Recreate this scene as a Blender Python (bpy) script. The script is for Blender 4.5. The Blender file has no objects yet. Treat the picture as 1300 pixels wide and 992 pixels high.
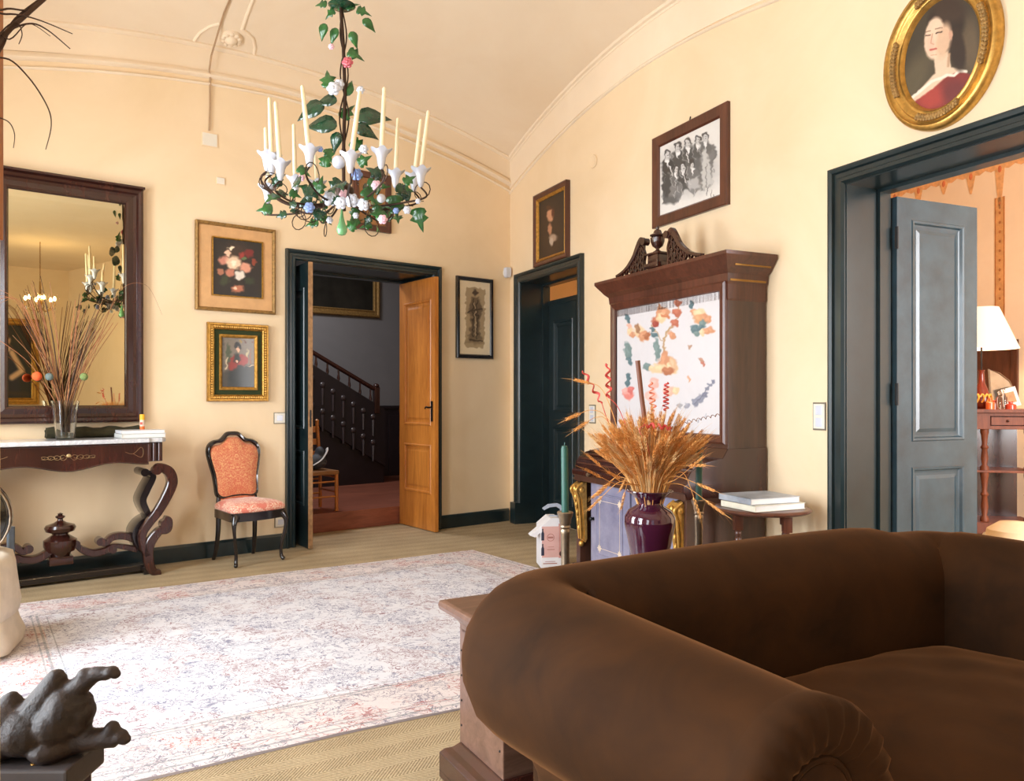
import bpy, bmesh, math, random
import numpy as np
from mathutils import Vector, Matrix
random.seed(7)
RNG = np.random.RandomState(11)
SC = bpy.context.scene
COL = SC.collection
R = math.radians
PI = math.pi

# ---------------------------------------------------------------- camera, light, exposure
F, CX, HY, CZ = 982.0, 650.0, 505.0, 1.25           # focal length in pixels, centre, horizon, eye height
cam_data = bpy.data.cameras.new('camera')
cam_data.sensor_width = 36.0
cam_data.lens = 36.0 * F / 1300.0
cam_data.shift_y = (HY - 496.0) / 1300.0
cam_data.clip_start = 0.02
cam = bpy.data.objects.new('camera', cam_data)
COL.objects.link(cam)
cam.location = (0, 0, CZ)
cam.rotation_euler = (R(90), 0, 0)
SC.camera = cam
SC.view_settings.view_transform = 'Standard'
SC.view_settings.look = 'None'
SC.view_settings.gamma = 1.0
SC.view_settings.use_curve_mapping = False
SC.view_settings.exposure = -0.05
SC.cycles.use_denoising = True
SC.cycles.max_bounces = 10
SC.cycles.diffuse_bounces = 6
SC.cycles.sample_clamp_indirect = 6.0
SC.cycles.caustics_reflective = False
SC.cycles.caustics_refractive = False
world = bpy.data.worlds.new('daylight')
SC.world = world
world.use_nodes = True
world.node_tree.nodes['Background'].inputs[0].default_value = (0.75, 0.87, 1.0, 1)
world.node_tree.nodes['Background'].inputs[1].default_value = 1.2


class Frame:
    """a wall's own axes: x along the wall (to the right as you face it), y into the wall, z up"""
    def __init__(s, ox, oy, ang):
        s.ox, s.oy, s.ang = ox, oy, ang
        s.ex = (math.cos(ang), math.sin(ang)); s.ey = (-math.sin(ang), math.cos(ang))
    def pt(s, x, y, z=0.0):
        return Vector((s.ox + x*s.ex[0] + y*s.ey[0], s.oy + x*s.ex[1] + y*s.ey[1], z))
    def px(s, u, v, d=0.0):
        """measured on the photograph: where pixel (u, v) meets the plane d in front of the wall"""
        k = (u - CX)/F
        den = k*s.ey[0] + s.ey[1]
        Y = (s.ox*s.ey[0] + s.oy*s.ey[1] - d)/den
        X = k*Y
        return ((X - s.ox)*s.ex[0] + (Y - s.oy)*s.ex[1], CZ - (v - HY)/F*Y)
    def loc(s, X, Y):
        return ((X - s.ox)*s.ex[0] + (Y - s.oy)*s.ex[1], (X - s.ox)*s.ey[0] + (Y - s.oy)*s.ey[1])
    def mat(s):
        return Matrix.Translation((s.ox, s.oy, 0)) @ Matrix.Rotation(s.ang, 4, 'Z')

CO = (-0.02, 7.89)
LW = Frame(CO[0], CO[1], math.atan2(.617, .787))      # wall with mirror and stair door, x <= 0
RW = Frame(CO[0], CO[1], math.atan2(-.904, .428))     # wall with the bureau and the two doors, x >= 0
SIDE = 5.35                                            # width of the room between right wall and window wall
DEEP = 10.9                                            # length along the right wall
def floor_px(u, v, z=0.0):
    Y = F*(CZ - z)/(v - HY)
    return ((u - CX)/F*Y, Y)
def world_px(u, v, Y):
    return Vector(((u - CX)/F*Y, Y, CZ - (v - HY)/F*Y))

def lamp(name, kind, loc, energy, color, size=1.0, size_y=None, rot=None, direction=None, spread=None):
    d = bpy.data.lights.new(name, kind)
    d.energy = energy; d.color = color
    if kind == 'AREA':
        d.shape = 'RECTANGLE'; d.size = size; d.size_y = size_y or size
        if spread: d.spread = spread
    elif kind in ('POINT', 'SPOT'):
        d.shadow_soft_size = size
    o = bpy.data.objects.new(name, d); COL.objects.link(o)
    o.location = loc
    if direction is not None:
        o.rotation_euler = Vector(direction).to_track_quat('-Z', 'Y').to_euler()
    elif rot: o.rotation_euler = rot
    return o
# daylight entering by the tall windows of the window wall (left of the photograph) and of the back wall
sx = LW.ex; inward = Vector((RW.ey[0], RW.ey[1], 0))
WIN_T = [(2.25, 3.65), (4.8, 6.2), (7.8, 9.2)]
WALLC = RW.pt(0, 0)
def win_pt(t, off, z):     # a point on the window wall (parallel to the right wall)
    return RW.pt(t, -SIDE*0.9755 - off, z)
WE = [205, 205, 70]
for (a, b), e in zip(WIN_T, WE):
    lamp('window_daylight', 'AREA', win_pt((a+b)/2, 0.20, 1.62), e, (0.86, 0.93, 1.0), b-a-.08, 2.3,
         direction=inward + Vector((0, 0, -.22)))

# ---------------------------------------------------------------- materials
def lin(c):
    return tuple(((x/255.0)/12.92 if x/255.0 <= .04045 else ((x/255.0+.055)/1.055)**2.4) for x in c)
class NT:
    def __init__(s, name):
        s.m = bpy.data.materials.new(name); s.m.use_nodes = True
        s.t = s.m.node_tree; s.b = s.t.nodes['Principled BSDF']
        s.out = s.t.nodes['Material Output']
    def n(s, kind, **kw):
        nd = s.t.nodes.new(kind)
        for k, v in kw.items():
            if k.startswith('i_'): nd.inputs[k[2:].replace('_', ' ')].default_value = v
            else: setattr(nd, k, v)
        return nd
    def l(s, a, b): s.t.links.new(a, b)
    def math(s, op, a, b=None, c=None, clamp=False):
        nd = s.t.nodes.new('ShaderNodeMath'); nd.operation = op; nd.use_clamp = clamp
        for i, x in enumerate((a, b, c)):
            if x is None: continue
            if isinstance(x, (int, float)): nd.inputs[i].default_value = x
            else: s.l(x, nd.inputs[i])
        return nd.outputs[0]
    def mix(s, f, a, b):
        nd = s.t.nodes.new('ShaderNodeMix'); nd.data_type = 'RGBA'
        for i, x in ((0, f), (6, a), (7, b)):
            if isinstance(x, (int, float)): nd.inputs[i].default_value = x
            elif isinstance(x, tuple): nd.inputs[i].default_value = (*x[:3], 1)
            else: s.l(x, nd.inputs[i])
        return nd.outputs[2]
    def coord(s, kind='Object', scale=(1, 1, 1), rot=(0, 0, 0)):
        tc = s.n('ShaderNodeTexCoord'); mp = s.n('ShaderNodeMapping')
        mp.inputs['Scale'].default_value = scale; mp.inputs['Rotation'].default_value = rot
        s.l(tc.outputs[kind], mp.inputs[0]); return mp.outputs[0]
    def noise(s, vec, scale, detail=3, rough=.5, dist=0):
        nd = s.n('ShaderNodeTexNoise'); s.l(vec, nd.inputs['Vector'])
        nd.inputs['Scale'].default_value = scale; nd.inputs['Detail'].default_value = detail
        nd.inputs['Roughness'].default_value = rough; nd.inputs['Distortion'].default_value = dist
        return nd.outputs['Fac']
    def ramp(s, f, stops):
        nd = s.n('ShaderNodeValToRGB'); e = nd.color_ramp.elements
        while len(e) < len(stops): e.new(.5)
        for i, (p, c) in enumerate(stops):
            e[i].position = p; e[i].color = (*c[:3], 1)
        s.l(f, nd.inputs[0]); return nd.outputs[0]
    def bump(s, h, strength=.3, dist=.01):
        nd = s.n('ShaderNodeBump'); nd.inputs['Strength'].default_value = strength
        nd.inputs['Distance'].default_value = dist
        s.l(h, nd.inputs['Height']); s.l(nd.outputs[0], s.b.inputs['Normal'])
    def col(s, c):
        if isinstance(c, tuple): s.b.inputs['Base Color'].default_value = (*c[:3], 1)
        else: s.l(c, s.b.inputs['Base Color'])
    def set(s, **kw):
        for k, v in kw.items(): s.b.inputs[k.replace('_', ' ')].default_value = v
        return s
def plain(name, rgb, rough=.5, metal=0, var=.12, scale=12, bump=.0, coat=0, bscale=60, stretch=(1, 1, 1), **kw):
    """one surface with a little mottling"""
    t = NT(name); c = lin(rgb); v = t.coord('Object', stretch)
    f = t.noise(v, scale, 4, .6)
    lo = tuple(x*(1-var) for x in c); hi = tuple(min(1, x*(1+var)) for x in c)
    t.col(t.ramp(f, [(.3, lo), (.7, hi)]))
    t.set(Roughness=rough, Metallic=metal)
    if coat: t.set(Coat_Weight=coat, Coat_Roughness=.12)
    if bump: t.bump(t.noise(v, bscale, 4, .6), bump, .004)
    for k, x in kw.items(): t.b.inputs[k.replace('_', ' ')].default_value = x
    return t.m
def wood(name, dark, light, rough=.35, scale=6, stretch=(1, 1, .12), coat=.3, dist=1.5, bump=.06):
    t = NT(name); v = t.coord('Object', stretch)
    f = t.noise(v, scale*4, 5, .65, dist)
    g = t.noise(v, scale, 2, .5, .4)
    c = t.ramp(t.math('ADD', t.math('MULTIPLY', f, .6), t.math('MULTIPLY', g, .4)), [(.32, lin(dark)), (.68, lin(light))])
    t.col(c); t.set(Roughness=rough, Coat_Weight=coat, Coat_Roughness=.15)
    t.bump(f, bump, .003)
    return t.m
def plaster(name, a, b, rough=.85):
    t = NT(name); v = t.coord('Object')
    f = t.noise(v, 1.1, 5, .62, .6); g = t.noise(v, 9, 4, .6)
    c = t.mix(t.math('MULTIPLY', g, .25), t.ramp(f, [(.33, lin(a)), (.67, lin(b))]), lin(b))
    t.col(c); t.set(Roughness=rough); t.bump(t.noise(v, 38, 5, .65), .12, .004)
    return t.m
M = {}
M['wall'] = plaster('yellow_limewash', (228, 203, 165), (236, 213, 179))
M['ceil'] = plaster('cream_limewash', (232, 212, 184), (238, 221, 196))
M['far_wall'] = plaster('blush_limewash', (234, 208, 176), (240, 218, 190))
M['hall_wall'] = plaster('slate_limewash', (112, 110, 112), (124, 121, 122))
M['green'] = plain('dark_green_paint', (24, 38, 40), .3, var=.25, scale=5, bump=.05, bscale=30, coat=.25)
M['green_daylit'] = plain('daylit_green_paint', (46, 66, 76), .3, var=.3, scale=7, bump=.05, coat=.2, bscale=30)  # door leaf green, lightened and blued: cool window light put into the colour
M['oak'] = wood('honey_pine', (150, 84, 26), (205, 132, 56), .35, 5)
M['mahog'] = wood('dark_mahogany', (34, 15, 12), (70, 34, 26), .22, 5, coat=.5)
M['mahog_red'] = wood('red_mahogany', (60, 32, 22), (100, 56, 40), .32, 5, coat=.15)
M['secret'] = wood('brown_mahogany', (58, 36, 28), (86, 55, 42), .3, 4, coat=.35)
M['ebony'] = plain('ebonised_wood', (22, 16, 18), .18, var=.2, coat=.6)
M['gold'] = plain('antique_gilding', (176, 132, 60), .38, .75, var=.35, scale=40, bump=.3, bscale=90)
M['gold_dull'] = plain('dull_gilding', (150, 116, 66), .5, .5, var=.35, scale=50, bump=.4, bscale=120)
M['gold_bright'] = plain('bright_gilding', (198, 154, 80), .34, .75, var=.25, scale=30, bump=.2, bscale=80)
M['white_china'] = plain('white_porcelain', (206, 210, 222), .2, var=.04, coat=.5)
M['wax'] = plain('ivory_wax', (236, 224, 190), .45, var=.04, **{'Subsurface Weight': .15})
M['green_wax'] = plain('green_wax', (32, 84, 74), .45, var=.15)
M['white_plastic'] = plain('white_plastic', (226, 220, 206), .4, var=.03)
M['paper'] = plain('white_paper', (228, 228, 226), .7, var=.04)
M['pale'] = plain('faded_linen', (214, 204, 188), .9, var=.08, bump=.2)
M['pewter'] = plain('aged_pewter', (140, 124, 106), .35, .85, var=.3, scale=18)
M['iron'] = plain('brown_wire', (62, 44, 34), .45, .6, var=.2)
M['black'] = plain('black_iron', (20, 18, 18), .4, .5)
M['brass'] = plain('worn_brass', (150, 112, 60), .35, .9)
def glass(name, c=(1, 1, 1), rough=.02, ior=1.45):
    t = NT(name); t.set(Roughness=rough, IOR=ior, Transmission_Weight=1.0); t.col(c); return t.m
M['glass'] = glass('clear_glass', (.95, .97, .97))

# ---------------------------------------------------------------- geometry helpers
def tag(o, label=None, cat=None, group=None, kind=None):
    if label: o['label'] = label
    if cat: o['category'] = cat
    if group: o['group'] = group
    if kind: o['kind'] = kind
    return o
def thing(name, label, cat, loc=(0, 0, 0), rz=0, group=None, rot=None):
    o = bpy.data.objects.new(name, None); COL.objects.link(o)
    o.empty_display_size = .1
    o.location = loc; o.rotation_euler = rot or (0, 0, rz)
    return tag(o, label, cat, group)
class MB:
    def __init__(s): s.bm = bmesh.new(); s.mi = 0
    def _f(s, vs):
        try:
            f = s.bm.faces.new(vs); f.material_index = s.mi; return f
        except ValueError: return None
    def box(s, x0, x1, y0, y1, z0, z1, bev=0, rot=None, seg=2):
        b = bmesh.new()
        vs = [b.verts.new((x, y, z)) for x in (x0, x1) for y in (y0, y1) for z in (z0, z1)]
        for q in ((0, 1, 3, 2), (4, 6, 7, 5), (0, 4, 5, 1), (2, 3, 7, 6), (0, 2, 6, 4), (1, 5, 7, 3)):
            b.faces.new([vs[i] for i in q])
        bmesh.ops.recalc_face_normals(b, faces=b.faces)
        if bev: bmesh.ops.bevel(b, geom=list(b.edges), offset=bev, segments=seg, affect='EDGES', profile=.6)
        if rot is not None: bmesh.ops.transform(b, matrix=rot, verts=b.verts)
        s.merge(b); return s
    def merge(s, b, mtx=None):
        mp = {}
        for v in b.verts: mp[v] = s.bm.verts.new(mtx @ v.co if mtx is not None else v.co)
        for f in b.faces:
            g = s._f([mp[v] for v in f.verts])
            if g: g.smooth = f.smooth
        b.free()
    def rings(s, rs, closed=True, capa=True, capb=True):
        """loft through rings of equal length"""
        vr = [[s.bm.verts.new(p) for p in r] for r in rs]
        n = len(vr[0])
        for a, b in zip(vr, vr[1:]):
            for i in range(n if closed else n-1):
                j = (i+1) % n
                s._f([a[i], a[j], b[j], b[i]])
        if closed and capa and n > 2: s._f(vr[0][::-1])
        if closed and capb and n > 2: s._f(vr[-1])
        return vr
    def lathe(s, prof, c=(0, 0, 0), n=24, mtx=None, sx=1, sy=1, capa=True, capb=True):
        c = Vector(c)
        rs = []
        for r, z in prof:
            r = max(r, 1e-4)
            ring = [Vector((r*math.cos(2*PI*i/n)*sx, r*math.sin(2*PI*i/n)*sy, z)) for i in range(n)]
            rs.append([(mtx @ p if mtx is not None else p) + c for p in ring])
        s.rings(rs, capa=capa, capb=capb); return s
    def tube(s, pts, r, n=8, caps=True, flat=1.0):
        pts = [Vector(p) for p in pts]
        if not isinstance(r, (list, tuple)): r = [r]*len(pts)
        if len(r) != len(pts):
            r = [r[0] + (r[-1]-r[0])*i/(len(pts)-1) for i in range(len(pts))]
        up = Vector((0, 0, 1)); rs = []; prev = None
        for i, p in enumerate(pts):
            d = (pts[min(i+1, len(pts)-1)] - pts[max(i-1, 0)])
            if d.length < 1e-9: d = Vector((0, 0, 1))
            d.normalize()
            if prev is None:
                a = d.cross(up)
                if a.length < .05: a = d.cross(Vector((1, 0, 0)))
            else: a = prev - d*prev.dot(d)
            if a.length < 1e-6: a = d.orthogonal()
            a.normalize(); prev = a; b = d.cross(a)
            rs.append([p + (a*math.cos(2*PI*k/n) + b*math.sin(2*PI*k/n)*flat)*r[i] for k in range(n)])
        s.rings(rs, capa=caps, capb=caps); return s
    def prism(s, pts, y0, y1, axis='y', bev=0):
        """outline in x,z pushed through y (or in x,y through z)"""
        b = bmesh.new()
        def P(p, d): return (p[0], d, p[1]) if axis == 'y' else ((p[0], p[1], d) if axis == 'z' else (d, p[0], p[1]))
        lo = [b.verts.new(P(p, y0)) for p in pts]; hi = [b.verts.new(P(p, y1)) for p in pts]
        n = len(pts)
        f1 = b.faces.new(lo); f2 = b.faces.new(hi[::-1])
        for i in range(n): b.faces.new([lo[i], hi[i], hi[(i+1) % n], lo[(i+1) % n]])
        bmesh.ops.recalc_face_normals(b, faces=b.faces)
        if bev:
            es = [e for e in b.edges if (e.link_faces[0] in (f1, f2)) or (len(e.link_faces) > 1 and e.link_faces[1] in (f1, f2))]
            bmesh.ops.bevel(b, geom=es, offset=bev, segments=2, affect='EDGES')
        bmesh.ops.triangulate(b, faces=[f for f in b.faces if len(f.verts) > 4])
        s.merge(b); return s
    def stroke(s, pts, widths, y0, y1, n=6, bev=.0):
        """a ribbon of changing width following pts in x,z, pushed through y"""
        P = spline([(p[0], 0, p[1]) for p in pts], n)
        W = np.interp(np.linspace(0, 1, len(P)), np.linspace(0, 1, len(widths)), widths)
        rs = []
        ym = (y0+y1)/2; yh = (y1-y0)/2
        for i, p in enumerate(P):
            d = (P[min(i+1, len(P)-1)] - P[max(i-1, 0)]).normalized()
            nrm = Vector((-d.z, 0, d.x)); w = W[i]/2
            ring = []
            for a, b2 in ((-1, -.8), (-.8, -1), (.8, -1), (1, -.8), (1, .8), (.8, 1), (-.8, 1), (-1, .8)):
                ring.append(p + nrm*w*a + Vector((0, ym + yh*b2, 0)))
            rs.append(ring)
        s.rings(rs); return s
    def blob(s, c, r, n=12, m=8, mtx=None):
        r = (r, r, r) if isinstance(r, (int, float)) else r
        prof = [(math.sin(PI*i/m), -math.cos(PI*i/m)) for i in range(m+1)]
        rs = []
        for a, z in prof:
            a = max(a, .001)
            rs.append([Vector((a*math.cos(2*PI*k/n)*r[0], a*math.sin(2*PI*k/n)*r[1], z*r[2])) for k in range(n)])
        if mtx is not None: rs = [[mtx @ p for p in q] for q in rs]
        s.rings([[p + Vector(c) for p in q] for q in rs]); return s
    def frame(s, x0, x1, z0, z1, prof, y=0.0):
        """mitred rectangular frame in x,z: prof = [(inset, standing-out)], out of the wall is -y"""
        rs = []
        for d, p in prof:
            rs.append([(x0+d, y-p, z0+d), (x1-d, y-p, z0+d), (x1-d, y-p, z1-d), (x0+d, y-p, z1-d)])
        s.rings([[Vector(q) for q in r] for r in rs], capa=False, capb=False); return s
    def oval(s, cx, cz, rx, rz, prof, y=0.0, n=72):
        rs = []
        for d, p in prof:
            rs.append([Vector((cx + (rx-d)*math.cos(2*PI*k/n), y-p, cz + (rz-d)*math.sin(2*PI*k/n))) for k in range(n)])
        s.rings(rs, capa=False, capb=False); return s
    def casing(s, x0, x1, zt, prof, y=0.0):
        """door casing round three sides; prof = [(outwards from the opening, standing-out)]"""
        rs = []
        for d, p in prof:
            rs.append([Vector((x0-d, y-p, 0)), Vector((x0-d, y-p, zt+d)), Vector((x1+d, y-p, zt+d)), Vector((x1+d, y-p, 0))])
        s.rings(rs, closed=False); return s
    def make(s, name, m, parent=None, smooth=False, bevel=0, sub=0, solid=0, mtx=None, recalc=True, angle=40, weld=False):
        if weld: bmesh.ops.remove_doubles(s.bm, verts=s.bm.verts, dist=1e-5)
        if recalc: bmesh.ops.recalc_face_normals(s.bm, faces=s.bm.faces)
        me = bpy.data.meshes.new(name); s.bm.to_mesh(me); s.bm.free()
        for q in (m if isinstance(m, (list, tuple)) else [m]): me.materials.append(q)
        o = bpy.data.objects.new(name, me); COL.objects.link(o)
        if parent is not None: o.parent = parent
        if mtx is not None: o.matrix_local = mtx
        if bevel:
            b = o.modifiers.new('bevel', 'BEVEL'); b.width = bevel; b.segments = 2; b.limit_method = 'ANGLE'
        if sub:
            b = o.modifiers.new('sub', 'SUBSURF'); b.levels = sub; b.render_levels = sub
        if solid:
            b = o.modifiers.new('solid', 'SOLIDIFY'); b.thickness = solid
        if smooth:
            for p in me.polygons: p.use_smooth = True
            if not sub:
                try: me.set_sharp_from_angle(angle=R(angle))
                except Exception: pass
        return o
def spline(pts, n=6):
    P = [Vector(p) for p in pts]; out = []
    for i in range(len(P)-1):
        p0 = P[max(i-1, 0)]; p1 = P[i]; p2 = P[i+1]; p3 = P[min(i+2, len(P)-1)]
        for k in range(n):
            t = k/n
            out.append(.5*((2*p1) + (p2-p0)*t + (2*p0-5*p1+4*p2-p3)*t*t + (3*p1-p0-3*p2+p3)*t**3))
    out.append(P[-1]); return out
def copy_tree(o, parent=None):
    c = o.copy(); COL.objects.link(c)
    if parent is not None: c.parent = parent
    for ch in list(o.children): copy_tree(ch, c)
    return c
def struct(name, mb, m, frame=None, **kw):
    o = mb.make(name, m, **kw); o['kind'] = 'structure'
    if frame: o.matrix_world = frame.mat()
    return o
# ================================================================ THE ROOM
HW = 4.7
LT, RT = .50, .30        # wall thicknesses
# door openings measured on the photograph
LD = (LW.px(375, 600)[0], LW.px(548, 600)[0]); LDZ = 2.40
SD = (RW.px(661.5, 600)[0], RW.px(735, 600)[0])
BD = (RW.px(1074, 600)[0], RW.px(1074, 600)[0] + 1.32); RDZ = 2.385
# stair-side wall
m = MB()
m.box(-SIDE-.5, LD[0], 0, LT, 0, HW); m.box(LD[1], .45, 0, LT, 0, HW); m.box(LD[0], LD[1], 0, LT, LDZ, HW)
struct('wall_back', m, M['wall'], LW)
m = MB()
m.box(-.35, SD[0], 0, RT, 0, HW); m.box(SD[0], SD[1], 0, RT, RDZ, HW); m.box(SD[1], BD[0], 0, RT, 0, HW)
m.box(BD[0], BD[1], 0, RT, RDZ, HW); m.box(BD[1], DEEP+.3, 0, RT, 0, HW)
struct('wall_right', m, M['wall'], RW)
# window wall: parallel to the right wall
yw = -SIDE*.9755
m = MB(); prev = 1.0
for a, b in WIN_T:
    m.box(prev, a, yw-.4, yw, 0, HW); m.box(a, b, yw-.4, yw, 0, .35); m.box(a, b, yw-.4, yw, 2.85, HW); prev = b
m.box(prev, DEEP+.3, yw-.4, yw, 0, HW)
struct('wall_left', m, M['wall'], RW)
for k, (a, b) in enumerate(WIN_T):
    m = MB()
    for x0, x1, z0, z1 in ((a, a+.07, .35, 2.85), (b-.07, b, .35, 2.85), (a, b, .35, .42), (a, b, 2.78, 2.85), ((a+b)/2-.04, (a+b)/2+.04, .35, 2.85)):
        m.box(x0, x1, yw-.12, yw-.06, z0, z1)
    for z in (1.05, 1.7, 2.25): m.box(a, b, yw-.105, yw-.075, z-.012, z+.012)
    struct('window_%d' % (k+1), m, M['white_plastic'], RW)
m = MB()
yb = -DEEP*.9755
m.box(-SIDE-1, 6, yb-.3, yb, 0, HW)
struct('wall_front', m, M['wall'], LW)

# sisal floor: herringbone bands
t = NT('herringbone_sisal'); v = t.coord('Object', (1, 1, 1), (0, 0, R(-30)))
sp = t.n('ShaderNodeSeparateXYZ'); t.l(v, sp.inputs[0])
band = t.math('MULTIPLY', sp.outputs[1], 1/.15)
tri = t.math('ABSOLUTE', t.math('SUBTRACT', t.math('FRACT', band), .5))
ph = t.math('ADD', t.math('MULTIPLY', sp.outputs[0], 120), t.math('MULTIPLY', tri, 16))
line = t.math('SINE', t.math('MULTIPLY', ph, 2*PI/1.6))
nz = t.noise(v, 90, 4, .7); big = t.noise(v, 3, 3, .5)
edge = t.math('SMOOTH_MIN', t.math('MULTIPLY', tri, 4), 1, .3)
alt = t.math('MULTIPLY', t.math('GREATER_THAN', t.math('FRACT', band), .5), .07)
f = t.math('ADD', t.math('ADD', t.math('MULTIPLY', line, .17), alt), t.math('ADD', t.math('MULTIPLY', nz, .6), t.math('MULTIPLY', big, .3)))
c = t.ramp(f, [(.12, lin((96, 80, 56))), (.5, lin((164, 144, 110))), (.85, lin((200, 182, 148)))])
t.col(c); t.set(Roughness=.9); t.bump(f, .5, .006)
M['sisal'] = t.m
m = MB(); c4 = [RW.pt(-1.2, 1.0), RW.pt(DEEP+.5, 1.0), RW.pt(DEEP+.5, yw-.4), RW.pt(-1.2, yw-.4)]
corn = [LW.pt(-SIDE-.45, LT), LW.pt(.5, LT), RW.pt(.2, RT), RW.pt(DEEP+.3, RT), RW.pt(DEEP+.3, yw-.4), RW.pt(.95, yw-.4)]
m.prism([(p.x, p.y) for p in corn], -.05, 0, axis='z')
struct('floor', m, M['sisal'])

# vaulted ceiling: a shallow sail vault over the far bay, springing from the two wall arches
def archL(s): return 4.02 - .0575*(s-2.4)**2
def archR(tt): return 4.04 - .0665*(tt-2.35)**2
def ceil_z(s, tt):
    if tt > 4.75: return 3.66
    return max(3.66, archL(s) + archR(tt) - 3.68)
def ceil_pt(s, tt):
    return Vector((CO[0] - s*.787 + tt*.428, CO[1] - s*.617 - tt*.904, ceil_z(s, tt)))
m = MB(); NS, NTT = 34, 80
g = [[m.bm.verts.new(ceil_pt(-.15 + (SIDE+.45)*i/NS, -.15 + (DEEP+.4)*j/NTT)) for j in range(NTT+1)] for i in range(NS+1)]
for i in range(NS):
    for j in range(NTT): m._f([g[i][j], g[i+1][j], g[i+1][j+1], g[i][j+1]])
ce = struct('ceiling', m, M['ceil'], smooth=True, angle=75)
md = ce.modifiers.new('solid', 'SOLIDIFY'); md.thickness = .08; md.offset = 1
# roof slab keeps daylight out above the vault
m = MB(); m.prism([(p.x, p.y) for p in corn], HW, HW+.1, axis='z'); struct('roof_slab', m, M['ceil'])

def sweep_wall(name, frame, pts, prof, mtl):
    """moulding swept along a curve (x, z) lying on the wall; prof = [(across, out)]"""
    m = MB(); P = [Vector((x, 0, z)) for x, z in pts]; rs = []
    for i, p in enumerate(P):
        d = (P[min(i+1, len(P)-1)] - P[max(i-1, 0)]).normalized(); nn = Vector((-d.z, 0, d.x))
        rs.append([p + nn*a + Vector((0, -o, 0)) for a, o in prof])
    m.rings(rs)
    return struct(name, m, mtl, frame, smooth=True, angle=50)
bead = [(-.028, 0), (-.028, .010), (-.012, .014), (-.006, .034), (.012, .040), (.024, .030), (.030, 0)]
thin = [(-.012, 0), (-.010, .012), (0, .018), (.010, .012), (.012, 0)]
ss = [SIDE*.97*i/40 for i in range(41)]
sweep_wall('trim_1', LW, [(-s, archL(s)-.0) for s in ss], bead, M['ceil'])
sweep_wall('trim_2', LW, [(-s, archL(s)-.215 - .04*abs(s-2.4)/2.4) for s in ss], bead, M['ceil'])
sweep_wall('trim_3', LW, [(-s, archL(s)-.285 - .05*abs(s-2.4)/2.4) for s in ss], thin, M['ceil'])
tt_ = [4.75*i/40 for i in range(41)]
sweep_wall('trim_4', RW, [(q, archR(q)-.0) for q in tt_], bead, M['ceil'])
sweep_wall('trim_5', RW, [(q, archR(q)-.31 - .03*abs(q-2.3)/2.3) for q in tt_], thin, M['ceil'])
# broad lighter band of the wall arches between the mouldings
for nm, fr, fn, L_, sg, dz in (('trim_6', LW, archL, SIDE*.97, -1, .21), ('trim_7', RW, archR, 4.75, 1, .30)):
    m = MB(); rs = []
    for i in range(41):
        q = L_*i/40; z = fn(q)
        rs.append([Vector((sg*q, -.001, z-dz)), Vector((sg*q, -.006, z-dz)), Vector((sg*q, -.006, z+.02)), Vector((sg*q, -.001, z+.02))])
    m.rings(rs); struct(nm, m, M['ceil'], fr)

# rosette and curved relief line on the vault over the stair-side wall
def ceil_from_px(u, v):
    best = None
    a, b = 2.0, 8.0
    Y = a
    while Y < b:
        X = (u-CX)/F*Y; Z = CZ - (v-HY)/F*Y
        dx, dy = X-CO[0], Y-CO[1]
        tt = -(-.617*dx + .787*dy)/.9755; s = -(dx - tt*.428)/.787
        if Z >= ceil_z(s, tt): return Vector((X, Y, Z))
        Y += .004
    return Vector((X, Y, Z))
def ceil_line(name, pxs, r, mtl, label=None, cat=None):
    m = MB(); m.tube([ceil_from_px(u, v) for u, v in pxs], r, 8)
    o = m.make(name, mtl, smooth=True)
    return o
o = ceil_line('trim_8', [(322, 70), (324, 60), (321, 48), (314, 41), (307.5, 37), (313, 20), (321, 0), (329, -20)], .014, M['ceil']); o['kind'] = 'structure'
o = ceil_line('trim_9', [(246, 52), (254, 41), (266, 33), (279, 30)], .014, M['ceil']); o['kind'] = 'structure'
p = ceil_from_px(293, 48); px_ = ceil_from_px(300, 48); py_ = ceil_from_px(293, 40)
nrm = (px_-p).cross(py_-p).normalized()
if nrm.z > 0: nrm = -nrm
q = nrm.to_track_quat('Z', 'Y').to_matrix().to_4x4(); q.translation = p
m = MB(); m.lathe([(.0, -.01), (.085, -.01), (.085, .012), (.07, .03), (.052, .022), (.05, .03), (.03, .05), (0.0, .055)], n=28)
for k in range(10):
    a = 2*PI*k/10; m.blob((.062*math.cos(a), .062*math.sin(a), .024), (.02, .02, .012), 8, 6)
o = m.make('ceiling_rosette', M['ceil'], smooth=True); o.matrix_world = q
tag(o, 'round cream plaster rosette on the vault above the flower painting', 'rosette')

# ---------------------------------------------------------------- doorways
CAS = [(0, 0), (0, .012), (.012, .026), (.030, .026), (.036, .018), (.058, .018), (.064, .034), (.078, .040), (.088, .040), (.090, 0)]
def rev(name, frame, x0, x1, zt, depth):
    m = MB(); m.casing(x0, x1, zt, [(.012, .001), (-.005, .001), (-.005, -depth+.07), (-.024, -depth+.07), (-.024, -depth-.012), (.012, -depth-.012)], 0)
    return struct(name, m, M['green'], frame)
for i, (fr, a, b, zt, d) in enumerate(((LW, LD[0], LD[1], LDZ, LT), (RW, SD[0], SD[1], RDZ, RT), (RW, BD[0], BD[1], RDZ, RT))):
    m = MB(); m.casing(a, b, zt, CAS); struct('trim_%d' % (20+i), m, M['green'], fr)
    rev('trim_%d' % (30+i), fr, a, b, zt, d)
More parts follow.
